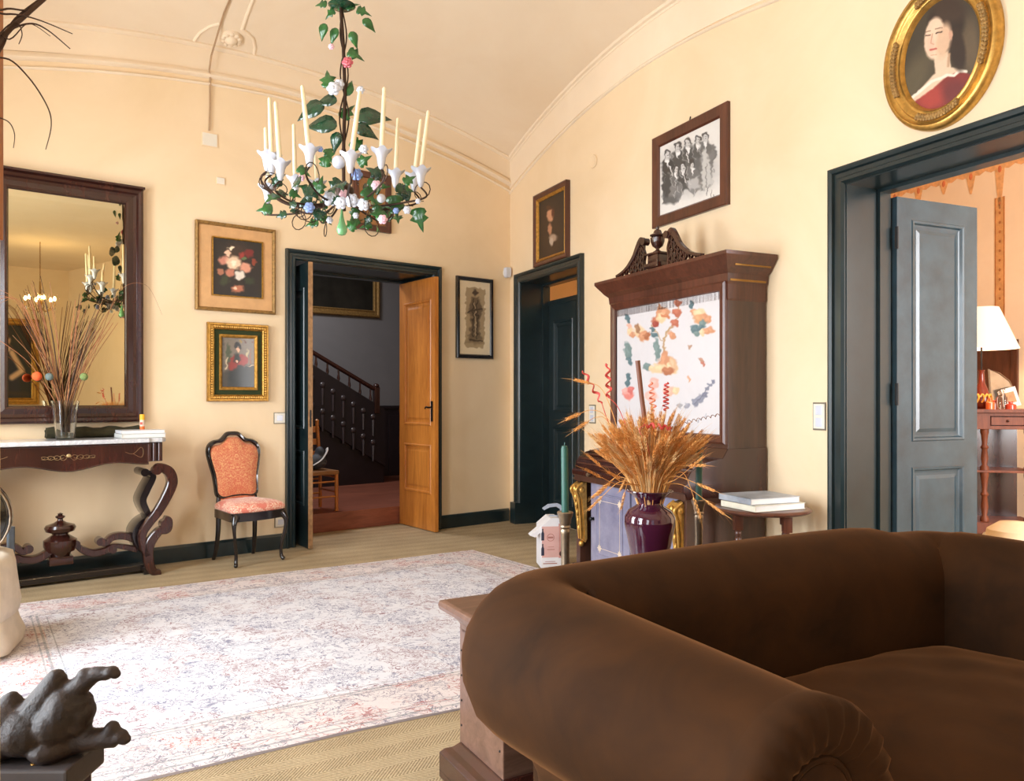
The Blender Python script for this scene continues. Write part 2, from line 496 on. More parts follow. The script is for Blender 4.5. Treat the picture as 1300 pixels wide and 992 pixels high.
# plinth blocks of the small doorway and baseboards
m = MB(); m.box(SD[0]-.11, SD[0]+.006, -.07, .16, 0, .21, .004); struct('trim_40', m, M['green'], RW)
def bb(name, fr, x0, x1, h=.125, y=0):
    m = MB(); rs = []
    for x in (x0, x1): rs.append([Vector((x, y, 0)), Vector((x, y-.028, 0)), Vector((x, y-.028, h-.018)), Vector((x, y-.018, h)), Vector((x, y, h))])
    m.rings(rs); struct(name, m, M['green'], fr)
bb('baseboard_back', LW, -SIDE+.1, LD[0]-.09); bb('baseboard_corner', LW, LD[1]+.09, -.03)
bb('baseboard_right', RW, SD[1]+.09, BD[0]-.09); bb('baseboard_front', RW, BD[1]+.09, DEEP)

def leaf_mesh(m, w, h, th, panels, rec=.012, mw=.035):
    """panelled leaf: x 0..w, y -th/2..th/2, z 0..h ; panels = [(x0,x1,z0,z1)]"""
    xs = sorted({0, w, *[p[0] for p in panels], *[p[1] for p in panels]})
    zs = sorted({0, h, *[p[2] for p in panels], *[p[3] for p in panels]})
    for i in range(len(xs)-1):
        for j in range(len(zs)-1):
            cx, cz = (xs[i]+xs[i+1])/2, (zs[j]+zs[j+1])/2
            if any(p[0] < cx < p[1] and p[2] < cz < p[3] for p in panels): continue
            m.box(xs[i], xs[i+1], -th/2, th/2, zs[j], zs[j+1])
    for x0, x1, z0, z1 in panels:
        m.box(x0-.002, x1+.002, -th/2+rec, th/2-rec, z0-.002, z1+.002)
        for sg in (1, -1):
            rs = []
            for d, p in ((0, th/2), (.006, th/2+.006), (.018, th/2+.004), (mw*.7, th/2-rec+.002), (mw, th/2-rec)):
                rs.append([Vector(q) for q in ((x0+d, sg*p, z0+d), (x1-d, sg*p, z0+d), (x1-d, sg*p, z1-d), (x0+d, sg*p, z1-d))])
            m.rings(rs, capa=False, capb=False)
            e = mw+.035
            if x1-x0 > 2*e+.05:
                rs = []
                for d, p in ((e-.02, th/2-rec), (e, th/2-rec+.006)):
                    rs.append([Vector(q) for q in ((x0+d, sg*p, z0+d), (x1-d, sg*p, z0+d), (x1-d, sg*p, z1-d), (x0+d, sg*p, z1-d))])
                m.rings(rs, capa=False, capb=True)
def door(name, frame, x, y, ang, w, h, panels, mats, th=.038, split=True):
    """leaf hinged at x, y of the wall frame, turned by ang from the wall's own x"""
    m = MB(); leaf_mesh(m, w, h, th, panels)
    o = m.make(name, mats); o['kind'] = 'structure'
    for p in o.data.polygons:
        c = p.center
        if len(mats) > 1: p.material_index = 0 if c.y > 0.002 else 1
    loc = frame.pt(x, y, .008)
    o.matrix_world = Matrix.Translation(loc) @ Matrix.Rotation(frame.ang + ang, 4, 'Z')
    return o
def lever(parent, x, y, z, sg, mtl, reach=.09):
    m = MB(); m.box(x-.016, x+.016, y, y+sg*.006, z-.10, z+.09, .003)
    m.tube([(x, y, z+.03), (x, y+sg*.045, z+.03)], .008, 10)
    m.tube(spline([(x, y+sg*.045, z+.03), (x-reach*.5, y+sg*.05, z+.035), (x-reach, y+sg*.045, z+.02)], 4), [.009, .007], 8)
    return m.make('door_handle', mtl, parent, smooth=True)
w2 = (LD[1]-LD[0])/2
PN = [(.09, w2-.09, .16, .30), (.09, w2-.09, .36, .86), (.09, w2-.09, 1.00, 2.16)]
PN = [(.09, w2-.09, .34, .80), (.09, w2-.09, .98, 2.16)]
# right-hand leaf of the stair doorway: honey wood towards the opening, green towards the jamb; folded back along the reveal
d1 = door('door_1', LW, LD[1]-.052, LT-.02, R(-90), w2-.02, 2.36, PN, [M['green'], M['oak']])
h1 = lever(d1, w2-.07, -.02, 1.12, -1, M['black'], .05); h1['label'] = 'black iron door handle'
d2 = door('door_2', LW, LD[0]+.085, LT-.02, R(-93), w2-.0, 2.36, PN, [M['oak'], M['green']])
m = MB(); m.box(w2-.0, w2+.004, -.019, .019, 0, 2.36); e = m.make('lock_edge', plain('bare_edge_wood', (150, 112, 74), .6, var=.35, scale=30), d2); e['label'] = 'bare wooden lock edge of the leaf'
m = MB(); m.box(w2+.004, w2+.007, -.006, .006, 1.0, 1.14); m.make('lock_plate', M['black'], d2)
# door leaf of the big doorway, opened into the next room
pb = [(.11, .53, .32, .86), (.11, .53, 1.0, 2.22)]
d3 = door('door_3', RW, BD[0]+.028, RT+.03, R(88), .64, 2.335, pb, [M['green_daylit'], M['green_daylit']], .042)
m = MB()
for z in (.3, 1.2, 2.05): m.lathe([(.0, 0), (.009, 0), (.009, .12), (0, .12)], (-.004, -.024, z), 10)
m.make('hinge', M['black'], d3, smooth=True)
# dark closed double leaf inside the small doorway, with a lit gap above it
ws = (SD[1]-SD[0])/2
for i in range(2):
    ps = [(.09, ws-.09, .2, .95), (.09, ws-.09, 1.1, 2.0)]
    dd = door('door_%d' % (4+i), RW, SD[0]+.025 + i*(ws-.02), RT+.02, 0, ws-.03, 2.17, ps, [M['green'], M['green']])
m = MB(); m.box(SD[0], SD[1], RT-.01, RT+.05, 2.17, 2.215); struct('trim_45', m, M['green'], RW)
# little room behind the small doorway
m = MB(); m.box(-.6, 2.3, RT+1.2, RT+1.3, 0, 3.2); m.box(-.6, 2.3, RT+.1, RT+1.3, 3.2, 3.3); m.box(-.7, -.6, RT, RT+1.3, 0, 3.2); m.box(2.3, 2.4, RT, RT+1.3, 0, 3.2); m.box(-.6, 2.3, RT, RT+1.3, -.05, 0)
struct('wall_closet', m, M['wall'], RW)
lamp('closet_lamp', 'POINT', RW.pt(1.2, RT+.8, 2.9), 14, (1, .72, .38), .08)

# ---------------------------------------------------------------- stair hall behind the left doorway
hy = LT + 2.75
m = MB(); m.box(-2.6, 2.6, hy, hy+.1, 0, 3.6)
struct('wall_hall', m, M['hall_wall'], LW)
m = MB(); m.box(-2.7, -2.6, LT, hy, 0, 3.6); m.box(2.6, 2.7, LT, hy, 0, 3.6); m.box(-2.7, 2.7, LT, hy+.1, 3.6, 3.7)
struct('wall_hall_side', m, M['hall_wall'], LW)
m = MB(); m.box(-2.6, 2.6, LT, hy, -.05, .0); m.box(-2.6, 2.6, LT+.04, hy, 0, .17)
M['redwood'] = wood('red_brown_boards', (112, 60, 46), (156, 92, 70), .4, 4, (.2, 1, 1), .2)
struct('floor_hall', m, M['redwood'], LW)
m = MB(); m.box(LD[0]-.1, LD[1]+.1, LT+.001, LT+.30, 0, .175, .006)
struct('floor_step', m, M['redwood'], LW)
lamp('hall_fill', 'AREA', LW.pt(-1.9, LT+1.2, 3.4), 60, (.95, .96, 1.0), .8, 1.0, direction=(.2, .2, -1))  # unseen area light added to brighten the stair hall
# ================================================================ PICTURES
def canvas(name, frame, x0, x1, z0, z1, d, base, shapes, parent, res=.0035, rough=.5, px=True, var=.08, oval=False, rot=0, coat=0, nscale=40, warp=.26):
    """painted surface: a fine grid whose colours are worked out from painted patches.
    patches are given in photograph pixels (px) or 0..1 across the picture"""
    nx = max(8, int((x1-x0)/res)); nz = max(8, int((z1-z0)/res))
    while nx*nz > 60000: nx = int(nx*.9); nz = int(nz*.9)
    X, Z = np.meshgrid(np.linspace(x0, x1, nx+1), np.linspace(z0, z1, nz+1))
    wx = frame.ox + X*frame.ex[0] - d*frame.ey[0]; wy = frame.oy + X*frame.ex[1] - d*frame.ey[1]
    if px: U = CX + F*wx/wy; V = HY - F*(Z-CZ)/wy
    else: U = (X-x0)/(x1-x0); V = (z1-Z)/(z1-z0)
    C = np.empty(U.shape+(3,)); C[:] = base
    if px:  # slight brush unevenness of the outlines
        w1 = np.zeros(U.shape); w2 = np.zeros(U.shape); rg = np.random.RandomState(3)
        for q in range(14):
            f1, f2 = rg.normal(0, .55, 2); w1 += np.sin(U*f1+V*f2+rg.uniform(0, 6)); f1, f2 = rg.normal(0, .55, 2); w2 += np.sin(U*f1+V*f2+rg.uniform(0, 6))
        U = U + warp*w1; V = V + warp*w2
    for s in shapes:
        if s[0] == 'e':
            _, cx, cy, rx, ry, ang, col, soft = s
            a = R(ang); dx, dy = U-cx, V-cy
            q = np.sqrt(((dx*math.cos(a)+dy*math.sin(a))/rx)**2 + ((-dx*math.sin(a)+dy*math.cos(a))/ry)**2)
            A = np.clip((1-q)/max(soft, 1e-3) + .5, 0, 1)
        elif s[0] == 'p':
            _, pts, col, soft = s
            ins = np.zeros(U.shape, bool); n = len(pts); dist = np.full(U.shape, 1e9)
            for i in range(n):
                xa, ya = pts[i]; xb, yb = pts[(i+1) % n]
                c = ((ya > V) != (yb > V)) & (U < (xb-xa)*(V-ya)/((yb-ya) or 1e-9)+xa); ins ^= c
                L2 = (xb-xa)**2+(yb-ya)**2 or 1e-9
                tt = np.clip(((U-xa)*(xb-xa)+(V-ya)*(yb-ya))/L2, 0, 1)
                dist = np.minimum(dist, np.hypot(U-xa-tt*(xb-xa), V-ya-tt*(yb-ya)))
            A = np.clip(.5+np.where(ins, dist, -dist)/max(soft, 1e-3), 0, 1)
        elif s[0] == 'l':
            _, pts, wd, col, soft = s
            dist = np.full(U.shape, 1e9)
            for (xa, ya), (xb, yb) in zip(pts, pts[1:]):
                L2 = (xb-xa)**2+(yb-ya)**2 or 1e-9
                tt = np.clip(((U-xa)*(xb-xa)+(V-ya)*(yb-ya))/L2, 0, 1)
                dist = np.minimum(dist, np.hypot(U-xa-tt*(xb-xa), V-ya-tt*(yb-ya)))
            A = np.clip((wd/2-dist)/max(soft, 1e-3)+.5, 0, 1)
        C = C*(1-A[..., None]) + np.array(col, float)*A[..., None]
    me = bpy.data.meshes.new(name)
    vv = np.stack([X, np.full(X.shape, -d), Z], -1).reshape(-1, 3)
    idx = np.arange((nx+1)*(nz+1)).reshape(nz+1, nx+1)
    q = np.stack([idx[:-1, :-1], idx[:-1, 1:], idx[1:, 1:], idx[1:, :-1]], -1).reshape(-1, 4)
    if oval:
        xc, zc = (x0+x1)/2, (z0+z1)/2
        fc = vv[q].mean(1); k = ((fc[:, 0]-xc)/((x1-x0)/2))**2 + ((fc[:, 2]-zc)/((z1-z0)/2))**2 < 1
        q = q[k]
    me.from_pydata(vv.tolist(), [], q.tolist())
    ca = me.color_attributes.new('paint', 'FLOAT_COLOR', 'POINT')
    c = C.reshape(-1, 3)/255.; c = np.where(c <= .04045, c/12.92, ((c+.055)/1.055)**2.4)
    ca.data.foreach_set('color', np.concatenate([c, np.ones((len(c), 1))], 1).astype(np.float32).ravel())
    key = 'paint_%s_%s_%s_%s' % (rough, var, coat, nscale)
    if key not in M:
        t = NT('painted_surface'); at = t.n('ShaderNodeAttribute'); at.attribute_name = 'paint'
        v = t.coord('Object'); f = t.noise(v, nscale, 5, .7)
        hs = t.n('ShaderNodeHueSaturation'); t.l(at.outputs['Color'], hs.inputs['Color'])
        t.l(t.math('ADD', 1-var*2.5, t.math('MULTIPLY', f, var*5)), hs.inputs['Value'])
        t.col(hs.outputs[0]); t.set(Roughness=rough)
        if coat: t.set(Coat_Weight=coat, Coat_Roughness=.1)
        M[key] = t.m
    me.materials.append(M[key])
    o = bpy.data.objects.new(name, me); COL.objects.link(o)
    if parent is not None: o.parent = parent
    return o
def wall_thing(name, label, cat, frame, x, z, d=0.0, group=None):
    """Empty on the wall; children are built in the wall's own coordinates and shifted back"""
    o = thing(name, label, cat, frame.pt(x, -d, z), frame.ang, group)
    o['_o'] = (x, -d, z); return o
def shift(parent):
    x, y, z = parent['_o']; T = Matrix.Translation((-x, -y, -z))
    for c in parent.children: c.matrix_local = T @ c.matrix_local
    del parent['_o']
def rect_px(frame, u0, v0a, v0b, u1, v1a, v1b, d):
    """upright rectangle from its left edge (u0; top v0a, bottom v0b) and right edge"""
    xa, za = frame.px(u0, v0a, d); _, zb = frame.px(u0, v0b, d)
    xb, zc = frame.px(u1, v1a, d); _, zd = frame.px(u1, v1b, d)
    return xa, xb, (zb+zd)/2, (za+zc)/2
FP = lambda w, h: [(0, 0), (0, h*.7), (w*.12, h), (w*.3, h), (w*.4, h*.75), (w*.7, h*.7), (w*.82, h*.9), (w*.92, h*.8), (w, h*.35)]

# flowers in a cream mat, over the chair
x0, x1, z0, z1 = rect_px(LW, 248.5, 279, 393, 350, 291.5, 399.5, .03)
p = wall_thing('framed_painting', 'framed flower still life with a wide tan mat on the yellow wall', 'painting', LW, (x0+x1)/2, z0)
m = MB(); m.frame(x0, x1, z0, z1, [(0, 0), (0, .03), (.012, .036), (.022, .03), (.028, .02)]); m.make('picture_frame', M['gold_dull'], p)
a0, a1, b0, b1 = rect_px(LW, 271, 303.5, 373.5, 332, 307.5, 378, .02)
m = MB(); m.frame(x0+.025, x1-.025, z0+.025, z1-.025, [(0, .018), (a0-x0-.025-.018, .02)])
m.mi = 0; m.make('mat', plain('tan_mat', (206, 160, 110), .8, var=.08), p)
xi0, xi1, zi0, zi1 = a0, a1, b0, b1
m = MB()
for bx in (x0+.02, ): m.box(x0+.024, x1-.024, -.017, -.006, z0+.024, z1-.024)
m.make('mat_board', plain('tan_board', (206, 160, 110), .8, var=.08), p)
m = MB(); m.frame(xi0-.012, xi1+.012, zi0-.012, zi1+.012, [(0, .017), (0, .028), (.008, .03), (.012, .02)]); m.make('inner_frame', M['gold'], p)
fl = [('e', 300, 322, 16, 13, 0, (58, 40, 30), .8), ('e', 284, 331, 6, 6, 0, (196, 128, 108), .5), ('e', 297, 334, 10, 8, 20, (232, 196, 164), .5), ('e', 297, 334, 4, 3, 0, (250, 232, 206), .8),
      ('e', 312, 340, 7, 6, 0, (214, 150, 124), .5), ('e', 292, 346, 6, 5, 0, (190, 120, 96), .6), ('e', 304, 350, 6, 6, 0, (224, 214, 200), .5), ('e', 289, 322, 4, 4, 0, (236, 190, 160), .5),
      ('e', 293, 315, 4, 3, 0, (240, 220, 190), .5), ('e', 316, 322, 6, 5, 0, (118, 34, 32), .6), ('e', 307, 325, 4, 4, 0, (150, 50, 44), .6), ('e', 280, 345, 4, 4, 0, (170, 110, 84), .6), ('e', 322, 332, 3, 4, 0, (140, 60, 40), .6),
      ('e', 302, 367, 8, 5, 10, (176, 108, 80), .5), ('e', 299, 366, 3, 2, 0, (232, 190, 160), .5), ('e', 310, 329, 3, 2, 0, (90, 110, 70), .6), ('e', 285, 356, 5, 7, 30, (52, 58, 36), .7), ('e', 317, 357, 6, 5, 0, (48, 54, 34), .7)]
canvas('canvas', LW, xi0, xi1, zi0, zi1, .02, (34, 28, 24), fl, p, coat=.2); shift(p)

# small genre painting, green inner border
x0, x1, z0, z1 = rect_px(LW, 263.5, 409, 510, 341, 413, 509.5, .03)
p = wall_thing('framed_painting', 'small gilt painting of a seated figure in red shawl with dark green inner border', 'painting', LW, (x0+x1)/2, z0)
m = MB(); m.frame(x0, x1, z0, z1, FP(.055, .042)); fr_ = m.make('picture_frame', M['gold'], p)
m = MB()
for k in range(26):                                        # leaf carving on the gilt frame
    f = (k+.5)/26
    for (cx_, cz_) in ((x0+.03, z0+.05+f*(z1-z0-.1)), (x1-.03, z0+.05+f*(z1-z0-.1))): m.blob((cx_, -.03, cz_), (.014, .01, .011), 6, 4)
    for (cx_, cz_) in ((x0+.05+f*(x1-x0-.1), z0+.03), (x0+.05+f*(x1-x0-.1), z1-.03)): m.blob((cx_, -.03, cz_), (.009, .01, .014), 6, 4)
m.make('frame_carving', M['gold_bright'], fr_, smooth=True)
m = MB(); m.frame(x0+.052, x1-.052, z0+.052, z1-.052, [(0, .015), (.045, .018)]); m.box(x0+.05, x1-.05, -.014, -.004, z0+.05, z1-.05); m.make('green_border', plain('bottle_green_velvet', (44, 54, 22), .9), p)
a = .09
m = MB(); m.frame(x0+a, x1-a, z0+a, z1-a, [(0, .016), (0, .03), (.01, .032), (.022, .026), (.026, .018)]); m.make('inner_frame', M['gold'], p)
a = .112
fg = [('p', [(283, 428), (325, 428), (325, 464), (283, 470)], (116, 104, 90), 6), ('e', 290, 450, 3, 14, 0, (70, 78, 56), .7), ('l', [(288, 455), (287, 468)], 2, (190, 170, 140), 1),
      ('p', [(312, 464), (325, 464), (325, 495), (300, 495)], (44, 46, 40), 2), ('l', [(310, 464.5), (325, 464.5)], 1, (186, 160, 130), .6), ('e', 314, 452, 1.5, 8, 0, (176, 160, 120), .7), ('l', [(319, 444), (318, 462)], 1.5, (140, 90, 60), 1),
      ('e', 304, 480, 14, 20, 0, (38, 42, 40), .5), ('e', 297, 461, 6, 11, 25, (134, 44, 36), .4), ('e', 308, 457, 7, 7, 0, (146, 50, 40), .4), ('e', 301, 455, 4, 6, 0, (28, 36, 32), .5), ('e', 302, 440, 5, 4.5, 0, (30, 26, 24), .4), ('e', 302, 444, 3, 3.6, 0, (214, 170, 140), .4), ('e', 300.5, 458.5, 2, 1.8, 0, (230, 180, 150), .5),
      ('e', 306, 433.5, 1.6, 1.6, 0, (150, 120, 50), .5), ('e', 311, 434, 1.6, 1.6, 0, (90, 50, 30), .5), ('e', 321, 435, 1.6, 1.6, 0, (110, 60, 40), .5)]
canvas('canvas', LW, x0+a, x1-a, z0+a, z1-a, .02, (64, 58, 50), fg, p, coat=.2); shift(p)

# dark framed print of a standing robed figure, between the two doorways
x0, x1, z0, z1 = rect_px(LW, 580.5, 349.7, 454.8, 626.8, 355, 455.6, .03)
p = wall_thing('framed_print', 'narrow print of a standing figure in a black frame beside the stair doorway', 'print', LW, (x0+x1)/2, z0)
m = MB(); m.frame(x0, x1, z0, z1, [(0, 0), (0, .026), (.008, .032), (.03, .03), (.04, .018)]); m.make('picture_frame', M['ebony'], p)
sp_ = [('p', [(586, 358), (622, 362), (620, 449), (586, 448)], (222, 206, 176), 1), ('p', [(592, 364.5), (616, 367), (614.5, 442.5), (591, 441)], (168, 148, 116), 1), ('p', [(597, 428), (611, 428), (612, 436), (592, 436)], (130, 112, 86), 4),
       ('e', 603, 372, 3, 3.6, 0, (84, 68, 54), .5), ('p', [(598, 377), (608, 377), (613, 396), (609, 404), (610, 430), (595, 430), (598, 402), (594, 396)], (110, 94, 74), 2), ('l', [(601, 380), (600, 428)], 1.4, (60, 48, 38), 1), ('l', [(606, 382), (606, 430)], 1.2, (62, 50, 40), 1), ('l', [(603, 385), (604, 425)], 1, (190, 172, 140), 1), ('l', [(595, 396), (612, 392)], 1.6, (70, 58, 46), 1), ('l', [(597, 432), (612, 433)], 2, (74, 60, 46), 1)]
m = canvas('print_sheet', LW, x0+.036, x1-.036, z0+.036, z1-.036, .018, (222, 206, 176), sp_, p, rough=.5, var=.03); shift(p)

# plain brown frame above the stair doorway, half behind the chandelier
xr, zr = LW.px(497, 296.5, .03); xl, _ = LW.px(449, 290, .03); _, zt_ = LW.px(497, 214, .03)
p = wall_thing('framed_painting', 'plain brown framed panel above the stair doorway behind the chandelier', 'painting', LW, (xl+xr)/2, zr)
m = MB(); m.frame(xl, xr, zr, zr+.52, [(0, 0), (0, .03), (.02, .034), (.05, .03), (.058, .018)]); m.make('picture_frame', M['mahog_red'], p)
m = MB(); m.box(xl+.02, xr-.02, -.019, -.004, zr+.02, zr+.5); m.make('canvas', plain('faded_brown_picture', (148, 104, 62), .6, var=.4, scale=9), p); shift(p)

# right wall: small portrait over the small doorway
x0, x1, z0, z1 = rect_px(RW, 678.3, 247.5, 339, 720.2, 230.5, 328, .03)
p = wall_thing('framed_painting', 'small dark portrait of a pale face in brown frame above the small doorway', 'painting', RW, (x0+x1)/2, z0)
m = MB(); m.frame(x0, x1, z0, z1, [(0, 0), (0, .045), (.012, .05), (.045, .03)]); m.make('picture_frame', M['mahog_red'], p)
m = MB(); m.frame(x0+.04, x1-.04, z0+.04, z1-.04, [(0, .028), (.008, .036), (.03, .022), (.034, .012)]); m.make('gilt_slip', M['gold'], p)
po = [('e', 700, 300, 14, 40, 0, (62, 44, 30), .9), ('e', 698.5, 273, 4.2, 8.5, 0, (196, 142, 108), .4), ('e', 696.5, 264, 3.5, 3, 0, (80, 50, 30), .6), ('e', 702, 270, 1.8, 6, 0, (90, 50, 32), .8), ('e', 698, 291, 2.5, 7, 0, (176, 124, 92), .6), ('e', 702, 302, 5, 5, 20, (166, 140, 118), .6), ('e', 700, 307, 2.5, 5, 0, (180, 160, 140), .6)]
canvas('canvas', RW, x0+.06, x1-.06, z0+.06, z1-.06, .016, (48, 36, 28), po, p, res=.003, warp=.10); shift(p)

# group lithograph
x0, x1, z0, z1 = rect_px(RW, 827, 174, 289, 922.5, 130.5, 261, .03)
p = wall_thing('framed_print', 'black and white print of a group of men, dark brown frame', 'print', RW, (x0+x1)/2, z0)
m = MB(); m.frame(x0, x1, z0, z1, [(0, 0), (0, .024), (.006, .03), (.07, .026), (.082, .014)]); m.box(x0+.03, x1-.03, -.010, -.003, z0+.03, z1-.03); m.make('picture_frame', M['mahog_red'], p)
G = lambda zx, zy: (800+zx/4.96, 110+zy/4.96)
gs = []
def man(hx, hy, s, dark, body, lean=0, face=196):
    X, Y = G(hx, hy)
    gs.append(('p', [G(*b) for b in body], (dark,)*3, 2.2))
    gs.append(('e', X+.5, Y+12*s, 7.2*s, 9*s, 0, (int(dark*.85),)*3, .35)); gs.append(('e', X, Y+5*s, 2.4*s, 3.4*s, 0, (200,)*3, .5)); gs.append(('p', [(X-2, Y+6*s), (X+2.2, Y+6*s), (X+.4, Y+14*s)], (226,)*3, .8)); gs.append(('l', [(X-6*s, Y+9*s), (X-6.5*s, Y+18*s), (X-2*s, Y+22*s)], 1.0, (150,)*3, 1.2))
    gs.append(('e', X, Y-1*s, 3.6*s, 4.6*s, 0, (62, 60, 60), .4))
    gs.append(('e', X+lean*.8, Y+.6*s, 2.5*s, 3.8*s, 0, (face,)*3, .4))
    gs.append(('l', [(X+lean, Y+.1), (X+lean+1.4*s, Y+.1)], .6, (90, 90, 90), .5))
    gs.append(('l', [(X+lean*1.1, Y+2.4*s), (X+lean*1.1+1.0*s, Y+2.4*s)], .6, (100, 100, 100), .5))
gs.append(('e', *G(370, 520), 34, 28, -20, (170, 170, 170), .9))
man(300, 380, 1.1, 86, [(262, 430), (330, 420), (350, 520), (340, 640), (268, 640)])
man(365, 355, 1.1, 92, [(328, 415), (400, 400), (420, 520), (400, 620), (335, 600)])
man(427, 335, 1.1, 98, [(400, 380), (455, 380), (462, 520), (440, 640), (395, 600)])
man(472, 320, 1.1, 120, [(445, 380), (530, 365), (545, 420), (520, 480), (515, 620), (445, 660), (440, 520)])
gs += [('p', [G(455, 400), G(478, 390), G(500, 480), G(520, 610), G(455, 655), (G(450, 520))], (190, 190, 188), 2), ('l', [G(520, 380), G(545, 430), G(505, 480)], 2.4, (110, 110, 110), 1.2), ('l', [G(480, 490), G(478, 640)], 1, (120, 120, 120), 1)]
man(235, 432, 1.15, 70, [(205, 490), (245, 470), (275, 560), (268, 700), (205, 740), (200, 600)])
man(290, 520, 1.0, 120, [(258, 590), (320, 570), (345, 640), (305, 730), (240, 700)])
man(332, 505, 1.0, 82, [(315, 560), (370, 545), (380, 640), (330, 660)])
man(392, 488, 1.0, 130, [(350, 620), (380, 560), (430, 545), (450, 640), (400, 690)])
gs += [('l', [G(245, 490), G(262, 555)], 1.6, (214, 214, 214), .8), ('l', [G(355, 420), G(368, 480)], 1.6, (210, 210, 210), .8), ('l', [G(340, 575), G(355, 610)], 1.8, (210, 210, 210), .8), ('p', [G(205, 700), G(300, 690), G(290, 735), G(210, 745)], (96, 96, 96), 4), ('p', [G(355, 600), G(430, 560), G(440, 640), G(370, 645)], (176, 176, 176), 3)]
for k in range(34):
    a, b = RNG.uniform(210, 540), RNG.uniform(500, 690); gs.append(('l', [G(a, b), G(a+RNG.uniform(-14, 14), b+RNG.uniform(18, 50))], .7, (RNG.choice([70, 110, 190]),)*3, .8))
canvas('print_sheet', RW, x0+.078, x1-.078, z0+.078, z1-.078, .012, (222, 220, 216), gs, p, res=.0022, rough=.4, var=.03)
m = MB(); xc = (x0+x1)/2; m.tube([(xc+.01, -.012, z1), (xc+.012, -.006, z1+.03)], .004, 6); m.make('hanging_nail', M['black'], p); shift(p)

# oval portrait
cx1, cz1 = RW.px(1194.5, 75, .04)
xl, _ = RW.px(1121, 90, .04); xr, _ = RW.px(1268.5, 60, .04); _, zb = RW.px(1180, 166, .04)
rx = (xr-xl)/2; xc = (xl+xr)/2; zc = RW.px(1192, 66, .04)[1]; rz = zc - zb + .0
p = wall_thing('oval_portrait', 'oval portrait of a woman in red in a gilt frame above the large doorway', 'portrait', RW, xc, zc-rz)
m = MB(); m.oval(xc, zc, rx, rz, [(0, 0), (0, .03), (.008, .048), (.022, .05), (.030, .036), (.042, .034), (.050, .046), (.062, .044), (.070, .028), (.082, .026), (.090, .034), (.098, .024), (.104, .010)]); fr_ = m.make('oval_frame', M['gold_bright'], p, smooth=True, angle=60)
for a0_, a1_ in ((-25, 25), (155, 205), (245, 295), (65, 115)):
    m = MB()
    for k in range(15):
        a = R(a0_ + (a1_-a0_)*k/14)
        for j in (0, 1):
            m.blob((xc+(rx-.058-.012*(j-.5))*math.cos(a+j*.02), -.046, zc+(rz-.058-.012*(j-.5))*math.sin(a+j*.02)), (.012, .010, .012), 6, 4)
    m.make('leaf_border', M['gold_dull'], fr_, smooth=True)
O = lambda zx, zy: (1040+zx/2.92, zy/2.92)
ov = [('e', *O(330, 330), 16, 60, 30, (84, 74, 54), .9), ('e', *O(560, 180), 12, 36, 0, (92, 76, 56), .9),
      ('p', [O(330, 385), O(390, 330), O(440, 285), O(520, 262), O(590, 285), O(560, 430), O(380, 430)], (122, 42, 38), 2),
      ('e', *O(420, 360), 20, 13, -25, (158, 56, 48), .8), ('e', *O(500, 340), 15, 16, 10, (104, 40, 40), .8),
      ('p', [O(325, 380), O(370, 335), O(430, 270), O(425, 210), O(478, 190), O(490, 250), O(530, 258), O(470, 285), O(420, 330), O(340, 385)], (214, 186, 158), 2),
      ('l', [O(325, 378), O(365, 345), O(420, 300), O(450, 290), O(475, 278), O(500, 280), O(520, 262), O(545, 265)], 3.6, (226, 214, 196), 1.4),
      ('e', *O(470, 85), 23, 24, 0, (34, 23, 17), .3), ('e', *O(512, 180), 10, 28, -8, (44, 30, 22), .4), ('e', *O(480, 40), 22, 16, 0, (54, 38, 28), .6),
      ('e', *O(428, 142), 13, 27, 6, (222, 190, 162), .18), ('e', *O(462, 150), 9, 22, 10, (206, 170, 140), .5), ('e', *O(410, 165), 5, 10, 0, (224, 176, 152), 1),
      ('l', [O(395, 132), O(412, 130)], 1.5, (60, 40, 30), .8), ('l', [O(432, 124), O(455, 118)], 1.6, (60, 40, 30), .8), ('l', [O(392, 118), O(412, 114)], .9, (90, 60, 44), .8), ('l', [O(430, 107), O(457, 103)], .9, (90, 60, 44), .8),
      ('l', [O(420, 125), O(414, 160), O(424, 164)], 1.0, (180, 134, 108), .9), ('l', [O(412, 185), O(434, 180)], 2.2, (176, 84, 76), .8), ('l', [O(415, 205), O(435, 202)], 1.2, (190, 150, 124), 1), ('e', *O(488, 130), 2.6, 6, 0, (196, 150, 124), .5),
      ('l', [O(482, 200), O(478, 245)], 3, (176, 140, 112), 2)]
canvas('canvas', RW, xc-rx+.1, xc+rx-.1, zc-rz+.1, zc+rz-.1, .014, (58, 50, 38), ov, p, res=.0028, oval=True, coat=.15, var=.05, warp=.06); shift(p)

# ================================================================ SWITCHES AND SMALL WALL FITTINGS
def plate(name, label, cat, frame, u0, u1, v0, v1, mtl=None, rim=None, keys=1, d=.012):
    xa, za = frame.px(u0, v0, d); xb, zb = frame.px(u1, v1, d)
    p = wall_thing(name, label, cat, frame, (xa+xb)/2, zb)
    m = MB(); m.box(xa, xb, -d*.6, 0, zb, za, .002); m.make('plate', rim or M['white_plastic'], p)
    m = MB(); w = xb-xa; h = za-zb
    m.box(xa+w*.06, xb-w*.06, -d*.8, -.002, zb+h*.06, za-h*.06, .002); m.make('cover', M['white_plastic'], p)
    if keys:
        m = MB()
        if h > w*1.3:
            m.box(xa+w*.25, xb-w*.25, -d, -.002, zb+h*.55, za-h*.12, .002); m.box(xa+w*.25, xb-w*.25, -d, -.002, zb+h*.12, za-h*.55, .002)
        else: m.box(xa+w*.25, xb-w*.25, -d, -.002, zb+h*.25, za-h*.25, .002)
        m.make('rocker', M['white_china'], p)
    shift(p); return p
rimm = plain('grey_plastic', (120, 112, 96), .5)
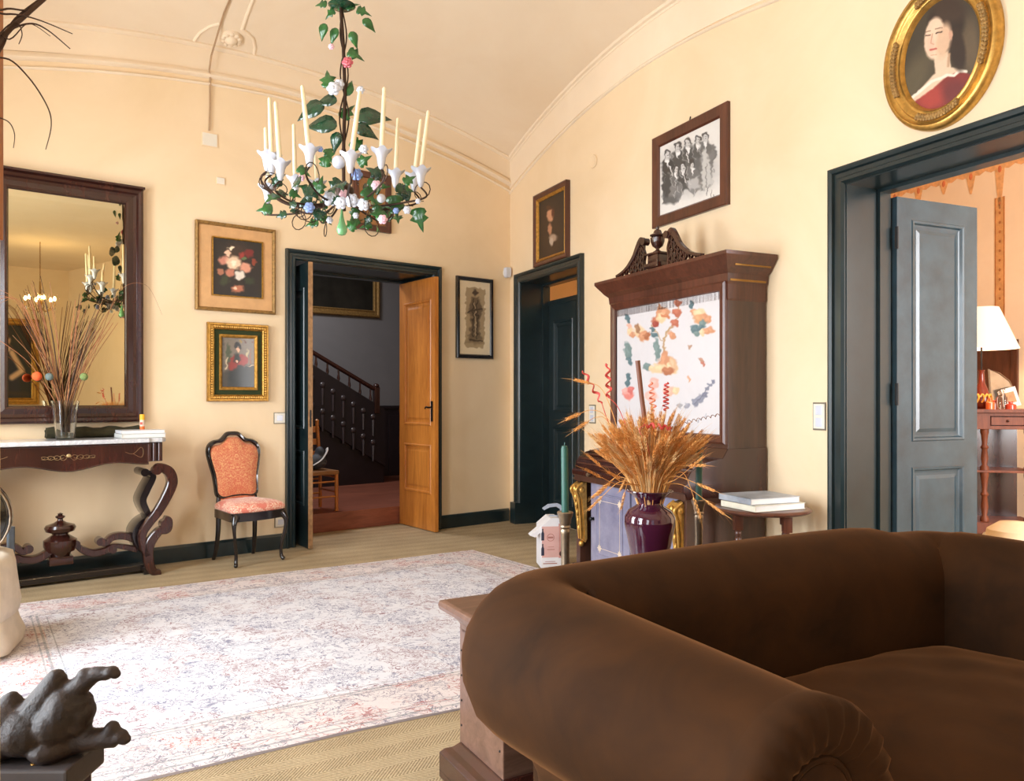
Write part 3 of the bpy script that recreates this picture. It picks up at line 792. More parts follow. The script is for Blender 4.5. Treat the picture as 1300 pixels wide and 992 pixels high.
plate('light_switch', 'square white light switch on the yellow wall left of the stair doorway', 'light switch', LW, 348, 363, 524, 538, rim=rimm)
plate('wall_socket', 'white wall socket low on the wall behind the pink chair', 'socket', LW, 349, 364, 657, 669, rim=rimm)
plate('light_switch', 'tall white light switch beside the large doorway', 'light switch', RW, 1031, 1047, 511, 547, rim=rimm)
plate('light_switch', 'pale switch beside the small doorway, behind the wheat', 'light switch', RW, 747, 755, 514, 538, rim=rimm)
plate('junction_box', 'flat cream junction box under the cable on the stair wall', 'junction box', LW, 256, 277, 166, 188, mtl=M['wall'], keys=0, rim=M['wall'])
plate('blanking_plate', 'small square cream cap above the flower painting', 'wall cap', LW, 275, 286, 224, 235, keys=0, rim=M['wall'])
xq, zq = RW.px(754, 205, 0); p = wall_thing('blanking_plate', 'round flat cream cap on the wall left of the group print', 'wall cap', RW, xq, zq)
m = MB(); rr = [(.001, .0), (.05, .0), (.056, .006), (.05, .012), (.045, .008), (.001, .008)]
m.lathe(rr, (0, 0, 0), 24, mtx=Matrix.Rotation(R(90), 4, 'X')); m.make('disc', M['wall'], p, smooth=True); del p['_o']
# motion sensor in the corner
xq, zq = LW.px(651, 347, .05); p = thing('motion_sensor', 'small white motion sensor in the room corner', 'sensor', LW.pt(-.07, -.055, zq-.05), LW.ang)
m = MB(); m.rings([[Vector((a*.03, b*.03, z)) for a, b in ((-s, -.6*s), (s, -.6*s), (s, 1.1), (-s, 1.1))] for s, z in ((.5, 0), (.9, .012), (1, .05), (1, .085), (.8, .1))]); m.make('housing', M['white_china'], p, smooth=True)
m = MB(); m.box(-.02, .02, .02, .055, .03, .07); m.make('bracket', M['white_plastic'], p)
# surface cable from the junction box up over the mouldings
pts = []
for u, v in ((265, 166), (266, 135), (266, 100)): x, z = LW.px(u, v, .01); pts.append(LW.pt(x, -.012, z))
for u, v in ((265.5, 88), (268, 70)): x, z = LW.px(u, v, .05); pts.append(LW.pt(x, -.046, z))
for u, v in ((279, 30), (284, 14), (290, 0), (296, -16)): q = ceil_from_px(u, v); pts.append(q + Vector((0, 0, -.012)))
m = MB(); m.tube(pts, .0035, 6); m.tube([q + Vector((.008, .0, 0)) for q in pts], .003, 6)
o = m.make('surface_cable', plain('grey_brown_cable', (178, 146, 112), .6), smooth=True)
tag(o, 'twin surface cable rising from the junction box onto the vault', 'cable')

# ================================================================ MIRROR
xr_, zt_ = LW.px(183, 240.5, .05); _, zb_ = LW.px(185, 536.5, .05)
xm0 = LW.px(88, 500, .05)[0]*2 - xr_
p = wall_thing('wall_mirror', 'large old mirror in a dark moulded wooden frame above the console table', 'mirror', LW, (xm0+xr_)/2, zb_)
m = MB(); m.frame(xm0, xr_, zb_, zt_, [(0, 0), (0, .02), (.006, .052), (.022, .06), (.04, .055), (.05, .036), (.07, .032), (.105, .042), (.118, .04), (.124, .028), (.13, .02)]); m.make('mirror_frame', M['mahog'], p)
m = MB(); m.frame(xm0-.004, xr_+.004, zt_-.006, zt_+.012, [(0, 0), (0, .066), (.002, .068)]); m.box(xm0-.004, xr_+.004, -.068, 0, zt_-.004, zt_+.012, .003); m.make('top_moulding', M['mahog'], p)
t = NT('old_silvered_glass'); v = t.coord('Object'); f = t.noise(v, 60, 5, .75); g = t.math('GREATER_THAN', f, .74)
t.col(t.mix(g, lin((214, 204, 172)), lin((90, 76, 54)))); t.set(Metallic=1.0, Roughness=.012); M['mirror'] = t.m
m = MB(); m.box(xm0+.12, xr_-.12, -.022, -.012, zb_+.12, zt_-.12); m.make('mirror_glass', M['mirror'], p)
m = MB(); m.box(xm0+.05, xr_-.05, -.012, -.001, zb_+.05, zt_-.05); m.make('backing', M['ebony'], p); shift(p)
# ================================================================ RUG
RA, RB_, RC, RD = Vector((-.32, 6.295, 0)), Vector((1.40, 4.03, 0)), Vector((-1.654, 2.26, 0)), Vector((-3.21, 4.5, 0))
t = NT('worn_persian_rug'); uv = t.n('ShaderNodeUVMap'); uv.uv_map = 'rug'
sp = t.n('ShaderNodeSeparateXYZ'); t.l(uv.outputs[0], sp.inputs[0])
U_, V_ = sp.outputs[0], sp.outputs[1]             # metres along (0..3.5) and across (0..2.8)
du = t.math('MINIMUM', U_, t.math('SUBTRACT', 3.5, U_)); dv = t.math('MINIMUM', V_, t.math('SUBTRACT', 2.8, V_))
ed = t.math('MINIMUM', du, dv)
vec = t.n('ShaderNodeCombineXYZ'); t.l(U_, vec.inputs[0]); t.l(V_, vec.inputs[1]); vv = vec.outputs[0]
def vor(scale, feat='DISTANCE_TO_EDGE', src=None):
    nd = t.n('ShaderNodeTexVoronoi'); nd.feature = feat; nd.inputs['Scale'].default_value = scale
    t.l(src or warp, nd.inputs['Vector']); return nd
nzc = t.n('ShaderNodeTexNoise'); nzc.inputs['Scale'].default_value = 6; nzc.inputs['Detail'].default_value = 3; t.l(vv, nzc.inputs['Vector'])
wv = t.n('ShaderNodeVectorMath'); wv.operation = 'MULTIPLY_ADD'; t.l(nzc.outputs['Color'], wv.inputs[0]); wv.inputs[1].default_value = (.16, .16, 0); t.l(vv, wv.inputs[2])
warp = wv.outputs[0]
def scrolls(scale, w, dist, off, mscale, mth):
    mp = t.n('ShaderNodeMapping'); t.l(vv, mp.inputs[0]); mp.inputs['Location'].default_value = (off, off*.7, 0)
    f_ = t.noise(mp.outputs[0], scale, 2, .5, dist)
    ln_ = t.math('LESS_THAN', t.math('ABSOLUTE', t.math('SUBTRACT', f_, .5)), w)
    return t.math('MULTIPLY', ln_, t.math('GREATER_THAN', t.noise(mp.outputs[0], mscale, 3, .7), mth))
scroll = scrolls(8, .020, 2.6, 0, 6, .46)
fine = scrolls(17, .030, 2.2, 4, 5, .50)
petal = scrolls(12, .024, 5.0, 9, 3.5, .52)
pat = t.math('MAXIMUM', t.math('MAXIMUM', scroll, fine), petal)
wear = t.noise(vv, 26, 5, .8)
pat = t.math('MULTIPLY', pat, t.math('MULTIPLY', t.math('SUBTRACT', wear, .28, clamp=True), 3.6, clamp=True))
border = t.math('LESS_THAN', ed, .38)
def stripe(a, b): return t.math('MULTIPLY', t.math('GREATER_THAN', ed, a), t.math('LESS_THAN', ed, b))
lines = stripe(.035, .047)
for a, b in ((.085, .093), (.11, .116), (.335, .343), (.36, .372), (.41, .416)): lines = t.math('MAXIMUM', lines, stripe(a, b))
colsel = t.noise(vv, 3.2, 2, .5)
field_c = t.mix(t.math('GREATER_THAN', colsel, .5), lin((104, 104, 134)), lin((128, 88, 98)))
bord_c = t.mix(t.math('GREATER_THAN', colsel, .46), lin((152, 66, 62)), lin((112, 106, 124)))
pc = t.mix(border, field_c, bord_c)
baseF = t.mix(t.noise(vv, 7, 5, .75), lin((200, 200, 208)), lin((226, 226, 230)))
baseB = t.mix(t.noise(vv, 8, 5, .75), lin((204, 194, 194)), lin((222, 214, 212)))
base = t.mix(border, baseF, baseB)
bp = t.math('MULTIPLY', t.math('MULTIPLY', border, t.math('GREATER_THAN', t.noise(warp, 10, 4, .75), .60)), .28)
base = t.mix(bp, base, lin((172, 104, 98)))
fb = t.math('MULTIPLY', t.math('GREATER_THAN', t.noise(warp, 12, 4, .75), .60), .30)
base = t.mix(fb, base, lin((140, 142, 166)))
c = t.mix(t.math('MULTIPLY', pat, .85), base, pc)
c = t.mix(t.math('MULTIPLY', lines, t.math('MULTIPLY', wear, 1.1, clamp=True)), c, lin((120, 128, 132)))
knots = t.math('SINE', t.math('MULTIPLY', V_, 620))
t.col(c); t.set(Roughness=.95); t.bump(t.math('ADD', t.noise(vv, 160, 4, .7), t.math('MULTIPLY', knots, .25)), .5, .004)
M['rug'] = t.m
m = MB(); NU, NV = 40, 30; lay = {}
def rug_pt(a, b):
    p = (RA*(1-a) + RD*a)*(1-b) + (RB_*(1-a) + RC*a)*b
    wob = .012*math.sin(a*17+b*3)*(1 if b in (0, 1) else 0)
    return Vector((p.x+wob*.3, p.y+wob, 0))
top = [[m.bm.verts.new(rug_pt(i/NU, j/NV) + Vector((0, 0, .010 + .0015*math.sin(i*1.7)*math.sin(j*1.3)))) for j in range(NV+1)] for i in range(NU+1)]
uvl = m.bm.loops.layers.uv.new('rug')
for i in range(NU):
    for j in range(NV):
        f = m._f([top[i][j], top[i+1][j], top[i+1][j+1], top[i][j+1]])
        for lp, (a, b) in zip(f.loops, ((i, j), (i+1, j), (i+1, j+1), (i, j+1))): lp[uvl].uv = (a/NU*3.5, b/NV*2.8)
rim = [top[i][0] for i in range(NU+1)] + [top[NU][j] for j in range(1, NV+1)] + [top[i][NV] for i in range(NU-1, -1, -1)] + [top[0][j] for j in range(NV-1, 0, -1)]
low = [m.bm.verts.new((v.co.x, v.co.y, .0005)) for v in rim]
for i in range(len(rim)):
    k = (i+1) % len(rim); f = m._f([rim[i], low[i], low[k], rim[k]])
    for lp in f.loops: lp[uvl].uv = (.01, .01)
o = m.make('persian_rug', M['rug'], smooth=True)
tag(o, 'worn pale persian rug with faded red and grey border on the sisal floor', 'rug')

# ================================================================ SOFA, CHEST
SA = R(61-90)                                     # sofa back runs along (.875,.485)
sang = math.atan2(.485, .875)
SF = Frame(.06, 2.035, sang)                     # x along the back, y behind it; arms run towards -y
t = NT('brown_velvet'); v = t.coord('Object')
f = t.noise(v, 5, 4, .6, .5)
t.col(t.ramp(f, [(.3, lin((40, 23, 9))), (.7, lin((60, 35, 14)))]))
t.set(Roughness=.85, Sheen_Weight=.2, Sheen_Roughness=.3, Specular_IOR_Level=.15)
t.b.inputs['Sheen Tint'].default_value = (*lin((226, 152, 92)), 1)
t.bump(t.noise(v, 240, 3, .6), .12, .002)
M['velvet'] = t.m
sofa = thing('sofa', 'brown velvet rolled-arm sofa filling the lower right corner', 'sofa', SF.pt(0, 0, 0), sang)
W, Dp, rr = 1.69, .92, .155
def ztop(x): return .795 + .014*math.sin(PI*min(max(x/W, 0), 1)) - (.05*max(0, (x-W*.8)/(W*.2)) if x > W*.8 else 0)
path = []                                        # (x, y, tangent angle, height)
for k in range(11): path.append((0, -Dp + (Dp-.10)*k/10, PI/2))
for k in range(1, 8): a = PI - (PI/2)*k/8; path.append((.10+.10*math.cos(a), -.10+.10*math.sin(a), a-PI/2))
for k in range(15): path.append((.10 + (W-.20)*k/14, 0, 0))
for k in range(1, 8): a = PI/2 - (PI/2)*k/8; path.append((W-.10+.10*math.cos(a), -.10+.10*math.sin(a), a-PI/2))
for k in range(11): path.append((W, -.10 - (Dp-.10)*k/10, -PI/2))
m = MB(); rs = []
for i, (x, y, a) in enumerate(path):
    n_out = Vector((-math.sin(a), math.cos(a), 0))
    if i < 11: arc_z = .79 - .012*(1-i/10)
    elif i > len(path)-12: arc_z = .775
    else: arc_z = ztop(x)
    if x > W-.25 and i <= len(path)-12: arc_z = .765
    R_, o0 = rr, 0.0
    if i < 11: R_ = .168 + .037*i/10; o0 = .045
    elif i < 18: w_ = 1-(i-10)/8; R_ = rr + .05*w_; o0 = .045*w_
    cz = arc_z - R_; ring = []
    # cross-section from inner seat side, over the roll, to the outer neck and down
    prof = [(-.165, .30), (-.155, .40), (o0-R_*1.02, cz-.02)]
    for k in range(15):
        th = R(180 - k*16); prof.append((o0+R_*1.02*math.cos(th), cz + R_*math.sin(th)))
    prof += [(o0+.02, cz-R_*1.03), (.03, .30), (.03, .12)]
    prof += [(-.10, .12), (-.165, .20)]
    c = Vector((x, y, 0))
    for o_, z in prof: ring.append(c + n_out*o_ + Vector((0, 0, z)))
    rs.append(ring)
m.rings(rs)
o = m.make('back_and_arms', M['velvet'], sofa, smooth=True, angle=80)
md = o.modifiers.new('soften', 'SMOOTH'); md.factor = .5; md.iterations = 3
# scroll fronts: gathered velvet round a small button
for s_, x in ((1, 0), (-1, W)):
    m = MB(); X0 = x - (.045 if s_ == 1 else 0); q_ = .168/.155 if s_ == 1 else 1.0; cz = (.79 if s_ == 1 else .775) - .012 - rr*q_; rs = []
    for k, (r_, d_) in enumerate(((.157, -.03), (.160, .005), (.150, .026), (.125, .034), (.098, .030), (.080, .016), (.074, .004))):
        rs.append([Vector((X0 + q_*(r_+.0022*math.sin(q*PI*2/96*24)*(1 if 1 < k < 6 else 0))*math.cos(q*2*PI/96), -Dp-d_-(.003*math.sin(q*2*PI/96*24) if 1 < k < 6 else 0), cz + q_*r_*math.sin(q*2*PI/96))) for q in range(96)])
    m.rings(rs, capa=False); sc = m.make('scroll_front', M['velvet'], sofa, smooth=True, angle=80)
    m = MB(); m.lathe([(.074, .0), (.072, .014), (.058, .026), (.03, .032), (.002, .034)], (X0, -Dp-.002, cz), 40, mtx=Matrix.Rotation(R(90), 4, 'X')); m.make('scroll_button', M['velvet'], sc, smooth=True)
    m = MB(); pts = [(X0+.078*math.cos(a_*2*PI/48), -Dp-.012, cz+.078*math.sin(a_*2*PI/48)) for a_ in range(49)]; m.tube(pts, .006, 8, caps=False); m.make('piping', M['velvet'], sc, smooth=True)
    m = MB(); m.box(x-.10 if s_ == 1 else x-.07, x+.07 if s_ == 1 else x+.10, -Dp-.015, -Dp+.05, .12, cz-.10, .012); m.make('arm_post', M['velvet'], sofa, smooth=True)
m = MB(); m.box(-.0, W, -Dp+.0, .02, .09, .31, .02); m.make('base', M['velvet'], sofa, smooth=True)
# one deep puffed seat
m = MB(); nx, ny = 36, 26; xa, xb, ya, yb2 = .13, W-.13, -Dp-.04, -.13
g = []
for i in range(nx+1):
    row = []
    for j in range(ny+1):
        a, b = 2*i/nx-1, 2*j/ny-1
        e = max(0, 1-abs(a)**6)*max(0, 1-abs(b)**6)
        z = .30 + (.155+.055*(1-a*a)*(1-b*b))*min(1, e**.30) + .004*math.sin(i*.9)*math.sin(j*.7)
        row.append(m.bm.verts.new((xa+(xb-xa)*i/nx, ya+(yb2-ya)*j/ny, z)))
    g.append(row)
for i in range(nx):
    for j in range(ny): m._f([g[i][j], g[i+1][j], g[i+1][j+1], g[i][j+1]])
o = m.make('seat_cushion', M['velvet'], sofa, smooth=True, angle=89)
for k, (x, y) in enumerate(((.02, -Dp+.08), (W-.02, -Dp+.08), (.02, -.06), (W-.02, -.06))):
    m = MB(); m.lathe([(.0, 0), (.022, 0), (.036, .03), (.038, .06), (.026, .085), (.03, .11), (0, .11)], (x, y, 0), 20)
    m.make('leg', M['ebony'], sofa, smooth=True)

# old chest behind the sofa back
cl = .17
ch = thing('wooden_chest', 'low brown wooden chest with moulded lid, standing behind the sofa', 'chest', SF.pt(0, 0, 0), sang)
t = NT('worn_walnut'); v = t.coord('Object', (.15, 1, 1)); f = t.noise(v, 22, 5, .7, 1.2)
t.col(t.ramp(f, [(.3, lin((82, 56, 44))), (.7, lin((120, 88, 74)))])); t.set(Roughness=.32, Coat_Weight=.35, Coat_Roughness=.2); t.bump(f, .1, .004); M['chest'] = t.m
kx, ky = SF.loc(-.236, 2.5)
y0, y1 = .185, ky
x0, x1 = kx, kx+1.42
m = MB(); m.box(x0+.055, x1-.055, y0+.03, y1-.04, .10, .565, .004)
m.make('body', M['chest'], ch)
m = MB(); rs = []
for d_, z in ((.055, .50), (.055, .51), (.048, .53), (.025, .555), (.012, .562), (.0, .567), (-.003, .58), (.0, .594), (.012, .598)):
    rs.append([Vector((x0+d_, y0+d_*.55, z)), Vector((x1-d_, y0+d_*.55, z)), Vector((x1-d_, y1-d_, z)), Vector((x0+d_, y1-d_, z))])
m.rings(rs); m.make('lid', M['chest'], ch, bevel=.003)
m = MB(); rs = []
for d_, z in ((.0, .045), (-.0, .105), (.012, .118), (.03, .125), (.05, .145)):
    rs.append([Vector((x0+d_, y0+d_*.4, z)), Vector((x1-d_, y0+d_*.4, z)), Vector((x1-d_, y1-d_, z)), Vector((x0+d_, y1-d_, z))])
m.rings(rs); m.make('plinth_moulding', M['mahog'], ch, bevel=.003)
for x in (x0, x1-.12):
    for y in (y0, y1-.10):
        m = MB(); m.prism([(x, .05), (x+.12, .05), (x+.115, .03), (x+.085, .028), (x+.07, 0), (x+.02, 0), (x+.0, .028)], y, y+.10, 'y', .003); m.make('bracket_foot', M['mahog'], ch)
for z in (.2, .28, .36, .44):
    for y_, dz_ in ((y1-.055, 0), (y0+.05, .02)):
        m = MB(); m.blob((x0+.055, y_, z+dz_), .004, 6, 4); m.make('nail_head', M['black'], ch)
CTOP = .5985

# things on the chest: candlesticks, vase, wheat
def on_chest(u, off=.35):
    """point of the chest top under picture column u, off behind the sofa back"""
    o0 = SF.pt(0, off); k = (u-CX)/F
    # solve (o0.x + m ex.x) = k (o0.y + m ex.y)
    mm = (k*o0.y - o0.x)/(SF.ex[0] - k*SF.ex[1]); return SF.pt(mm, off, CTOP)
cs_prof = [(a*.8, b) for a, b in [(0, 0), (.052, 0), (.054, .008), (.046, .014), (.030, .022), (.020, .034), (.017, .05), (.0165, .15), (.018, .215), (.021, .225), (.017, .232), (.022, .238), (.019, .244), (.023, .252), (.024, .262), (.031, .276), (.033, .284), (.030, .287), (.016, .284), (.012, .276), (0, .276)]]
CP = []
for u, off, vt in ((717.5, .33, 'left'), (887, .35, 'right')):
    b = on_chest(u, off); CP.append(b)
    c = thing('candlestick', 'aged metal candlestick %s' % ('at the left of the wheat vase, beside the paper wine bag' if vt == 'left' else 'at the right of the wheat vase, in front of the bureau side'), 'candlestick', b, 0, 'pair of metal candlesticks')
    m = MB(); m.lathe(cs_prof[:7], (0, 0, 0), 32); m.make('base', M['pewter'], c, smooth=True)
    m = MB(); m.lathe(cs_prof[6:], (0, 0, 0), 32, capa=False); m.make('stem', M['pewter'], c, smooth=True)
    h = .222 if vt == 'left' else .212
    cn = thing('green_candle', 'dark green candle %s' % ('in the candlestick nearest the paper wine bag' if vt == 'left' else 'in the candlestick nearest the round side table'), 'candle', b+Vector((0, 0, .2765)), 0, 'green candles')
    cn.rotation_euler = (0, R(.6 if vt == 'right' else -.6), 0)
    m = MB(); m.lathe([(0, 0), (.0115, 0), (.0115, h-.012), (.009, h-.002), (.003, h), (0, h)], n=20); m.make('wax_body', M['green_wax'], cn, smooth=True)
    m = MB(); m.tube([(0, 0, h-.002), (.001, 0, h+.010)], .0012, 5); m.make('wick', M['green_wax'], cn)
vb = on_chest(825, .36)
t = NT('aubergine_glass'); t.col(lin((74, 26, 50))); t.set(Roughness=.04, Coat_Weight=.6, IOR=1.5, Transmission_Weight=.25); M['aubergine'] = t.m
va = thing('glass_vase', 'glossy dark purple shouldered vase holding the wheat', 'vase', vb)
vp = [(0, 0), (.050, 0), (.053, .006), (.056, .04), (.066, .11), (.079, .175), (.087, .215), (.086, .240), (.074, .262), (.050, .276), (.042, .288), (.048, .301), (.064, .317), (.080, .328), (.079, .331), (.060, .318), (.042, .300), (.036, .288), (.044, .272), (.068, .256), (.080, .236), (.081, .215), (.07, .16), (.052, .05), (.046, .012), (0, .012)]
m = MB(); m.lathe(vp, n=48); m.make('vase_body', M['aubergine'], va, smooth=True)

# wheat
M['wheat'] = plain('dried_wheat', (214, 154, 84), .65, var=.25, scale=30)
M['wheat2'] = plain('pale_dried_wheat', (226, 188, 134), .65, var=.2, scale=30)
M['redleaf'] = plain('dyed_red_curl', (196, 70, 62), .6, var=.2)
def ear(m, p, d, L, w=.006):
    d = d.normalized(); side = d.orthogonal().normalized(); s2 = d.cross(side)
    for k in range(9):
        f_ = k/9; c = p + d*L*f_
        for q in range(3):
            a = q*2.1+k*1.05; o_ = side*math.cos(a)+s2*math.sin(a)
            tip = c + d*.016 + o_*w*(1.3-f_)
            b0 = c + o_*.0012
            e = o_.cross(d)*.0026
            v = [m.bm.verts.new(x) for x in (b0, c+d*.008+o_*w*.7+e, tip, c+d*.008+o_*w*.7-e)]
            m._f(v)
            if k % 2 == 0 and q < 2:
                t2 = tip + (d*1.0+o_*.35)*RNG.uniform(.02, .05)
                vv_ = [m.bm.verts.new(x) for x in (tip-e*.22, tip+e*.22, t2)]; m._f(vv_)
neck = vb + Vector((0, 0, .275))
m = MB(); m2 = MB()
for k in range(420):
    a = RNG.uniform(0, 2*PI); q = RNG.uniform(0, 1)**.55
    lean = q*.80; L = RNG.uniform(.10, .235)*(1.08-.12*q)
    top = Vector((math.cos(a)*math.sin(lean)*L*1.05, math.sin(a)*math.sin(lean)*L*1.05, math.cos(lean)*L+.03))
    foot = Vector((math.cos(a)*.026*q, math.sin(a)*.026*q, -.06 + .0))
    mid = foot*.35 + top*.45 + Vector((0, 0, .03))
    P = spline([neck+foot, neck+mid, neck+top], 4)
    mm = m if k % 3 else m2
    mm.tube(P, [.0017, .0011], 4)
    d = (P[-1]-P[-2]).normalized(); d = (d + Vector((math.cos(a), math.sin(a), 0))*.3*q).normalized()
    ear(mm, P[-1], d, RNG.uniform(.045, .075))
for k in range(16):                                   # drooping outer ears
    a = RNG.uniform(0, 2*PI); dd_ = Vector((math.cos(a), math.sin(a), 0))
    P = spline([neck, neck+dd_*.045+Vector((0, 0, .07)), neck+dd_*RNG.uniform(.09, .14)+Vector((0, 0, RNG.uniform(.08, .14))), neck+dd_*RNG.uniform(.15, .2)+Vector((0, 0, RNG.uniform(.03, .16)))], 5)
    m.tube(P, [.0017, .001], 4); ear(m, P[-1], (P[-1]-P[-3]), .07)
o = m.make('dried_wheat', M['wheat'], recalc=False); tag(o, 'dense bunch of golden dried wheat standing in the purple vase', 'dried wheat', kind='stuff')
o2 = m2.make('pale_wheat_stalks', M['wheat2'], o, recalc=False)
o2['label'] = 'paler wheat stalks'
def curl_pts(p0, d, L, r, turns, straight=0):
    d = d.normalized(); a = d.orthogonal().normalized(); b = d.cross(a); n = int(turns*12); out = []
    for i in range(n+1):
        f_ = i/n; out.append(p0 + d*L*f_ + (a*math.cos(2*PI*turns*f_)+b*math.sin(2*PI*turns*f_))*r*(1 if f_ > .08 else f_/.08)*(1-.3*f_))
    return out
Yv = vb.y
def stick(name, label, cat, pxs, r, mtl, dY=0, curl=None, group=None):
    pts = [neck + Vector((0, 0, -.05))] + [world_px(u, v, Yv+dY) for u, v in pxs]
    P = spline(pts, 6); m = MB()
    m.tube(P, r, 8)
    if curl:
        L, rad, turns, w = curl[:4]
        d = P[-1]-P[-4]; C_ = curl_pts(P[-1], d if len(curl) < 5 else Vector(curl[4]), L, rad, turns); m.tube(C_, w, 6, flat=.5)
    o = m.make(name, mtl, smooth=True); tag(o, label, cat, group); return o
G_ = 'curly dyed sticks among the wheat'
M['curlbrown'] = plain('curly_willow', (134, 86, 60), .6)
stick('curly_stick', 'red curled stick leaning farthest left out of the wheat', 'curly stick', [(790, 570), (772, 535), (764, 512)], [.0016, .0014], M['redleaf'], .02, (.13, .008, 3.5, .0045, (-.17, 0, .30)), G_)
stick('curly_stick', 'red curled stick rising upright left of the brown candle', 'curly stick', [(800, 560), (786, 520), (773, 505)], [.0016, .0014], M['redleaf'], -.02, (.115, .009, 3.5, .005, (-.03, 0, 1)), G_)
stick('curly_stick', 'pink spiral stick just right of the brown candle', 'curly stick', [(826, 560), (828, 532), (830, 522)], [.0016, .0014], plain('pink_curl', (226, 136, 110), .6), .0, (.10, .010, 5, .0035, (-.12, 0, 1)), G_)
stick('curly_stick', 'red tightly curled stick standing tall in the middle of the wheat', 'curly stick', [(838, 560), (844, 532), (845, 522)], [.0016, .0014], M['redleaf'], .03, (.10, .010, 7, .0035, (.03, 0, 1)), G_)
stick('curly_stick', 'thin brown coiled stick reaching right across the bureau frame', 'curly stick', [(845, 575), (858, 545), (868, 537)], [.0016, .0012], M['curlbrown'], .0, (.13, .0055, 7.5, .0016, (1, .1, .22)), G_)
stick('curly_stick', 'red wavy stick low at the front of the wheat', 'curly stick', [(824, 575), (812, 548), (818, 540)], [.0016, .0014], M['redleaf'], -.09, (.09, .009, 4, .005, (1, 0, -.12)), G_)
# wheat ears on their own long stalks at the far left
m = MB()
for pts in ([(800, 580), (770, 530), (750, 521), (733, 527)], [(800, 590), (772, 536), (757, 530), (743, 538)], [(798, 590), (776, 520), (762, 492), (744, 486)]):
    P = spline([neck+Vector((0, 0, -.04))]+[world_px(u, v, Yv) for u, v in pts], 5); m.tube(P, [.0016, .001], 5); ear(m, P[-3], P[-1]-P[-5], .055, .008)
m.make('arching_ears', M['wheat'], o, recalc=False)
b1 = world_px(819, 545, Yv); b2 = world_px(809.5, 458, Yv)
m = MB(); P = [neck+Vector((0, 0, -.04)), b1, b1+(b2-b1)*.5, b2]; m.tube(spline(P, 5), [.0075, .0085], 10)
o = m.make('brown_taper', plain('brown_wax', (112, 66, 46), .5), smooth=True); tag(o, 'thick dark brown taper standing upright in the wheat bunch', 'taper')

# ================================================================ BUREAU with embroidered panel
W2 = 1.233
tr, _ = RW.loc(1.53, 4.624); tl = tr - W2; tc = (tl+tr)/2
bu = thing('bureau_cabinet', 'tall mahogany bureau with pierced pediment and embroidered silk panel, against the right wall', 'bureau', RW.pt(tc, -.012, .0), RW.ang)
def bm_(name, m, mt, par=None, **k):
    o = m.make(name, mt, par or bu, **k); o.matrix_local = Matrix.Translation((-tc, .012, 0)); 
    if par: o.matrix_local = Matrix.Identity(4)
    return o
DU, DL = .30, .63                                # depth of the upper part and of the desk
zc0 = 1.93                                       # underside of cornice
m = MB(); m.box(tl, tr, -DU, -.012, .88, zc0+.02, .003); upper = bm_('upper_case', m, M['secret'])
for z_ in (.89, 1.903):
    m = MB(); m.box(tr-.004, tr+.003, -DU+.02, -.03, z_, z_+.007); bm_('brass_line', m, M['brass'])
m = MB(); rs = []
for d_, z in ((-.002, 1.80), (.006, 1.815), (.006, 1.90), (.016, 1.915), (.020, 1.96), (.045, 1.985), (.055, 2.0), (.085, 2.04), (.095, 2.055), (.095, 2.075), (.06, 2.085)):
    rs.append([Vector((tl-d_, -DU-d_, z)), Vector((tr+d_, -DU-d_, z)), Vector((tr+d_, -.012, z)), Vector((tl-d_, -.012, z))])
m.rings(rs); cor = bm_('cornice', m, M['mahog_red'])
m = MB()
for z in (2.0, 1.916): m.box(tr+.05 if z > 1.95 else tr+.015, tr+.062 if z > 1.95 else tr+.02, -DU+.0, -.03, z, z+.012)
bm_('gilt_line', m, M['brass'], None)
# frame round the silk
x0, x1 = RW.px(782, 395, DU+.02)[0], RW.px(915, 370, DU+.02)[0]
z1 = RW.px(915, 367.7, DU+.02)[1]; z0 = RW.px(915, 554, DU+.02)[1]
m = MB(); m.frame(tl+.004, tr-.004, z0-.06, z1+.035, [(0, DU-.01), (0, DU+.02), (.012, DU+.028), (.03, DU+.024), (.05, DU+.018), (.056, DU+.008)]); bm_('panel_frame', m, M['mahog_red'])
K = lambda zx, zy: (740+zx/3.1, 280+zy/3.1)
c1, c2, c3 = (196, 140, 106), (176, 104, 82), (222, 190, 152)
bl, bl2, stem_ = (88, 112, 118), (112, 132, 130), (176, 146, 110)
em = []
em += [('l', [K(325, 590), K(320, 530), K(318, 490), K(330, 450), K(350, 425)], 2.6, stem_, 1), ('l', [K(318, 490), K(290, 450), K(270, 420)], 1.4, stem_, 1), ('l', [K(350, 425), K(370, 390), K(375, 345)], 1.2, stem_, 1)]
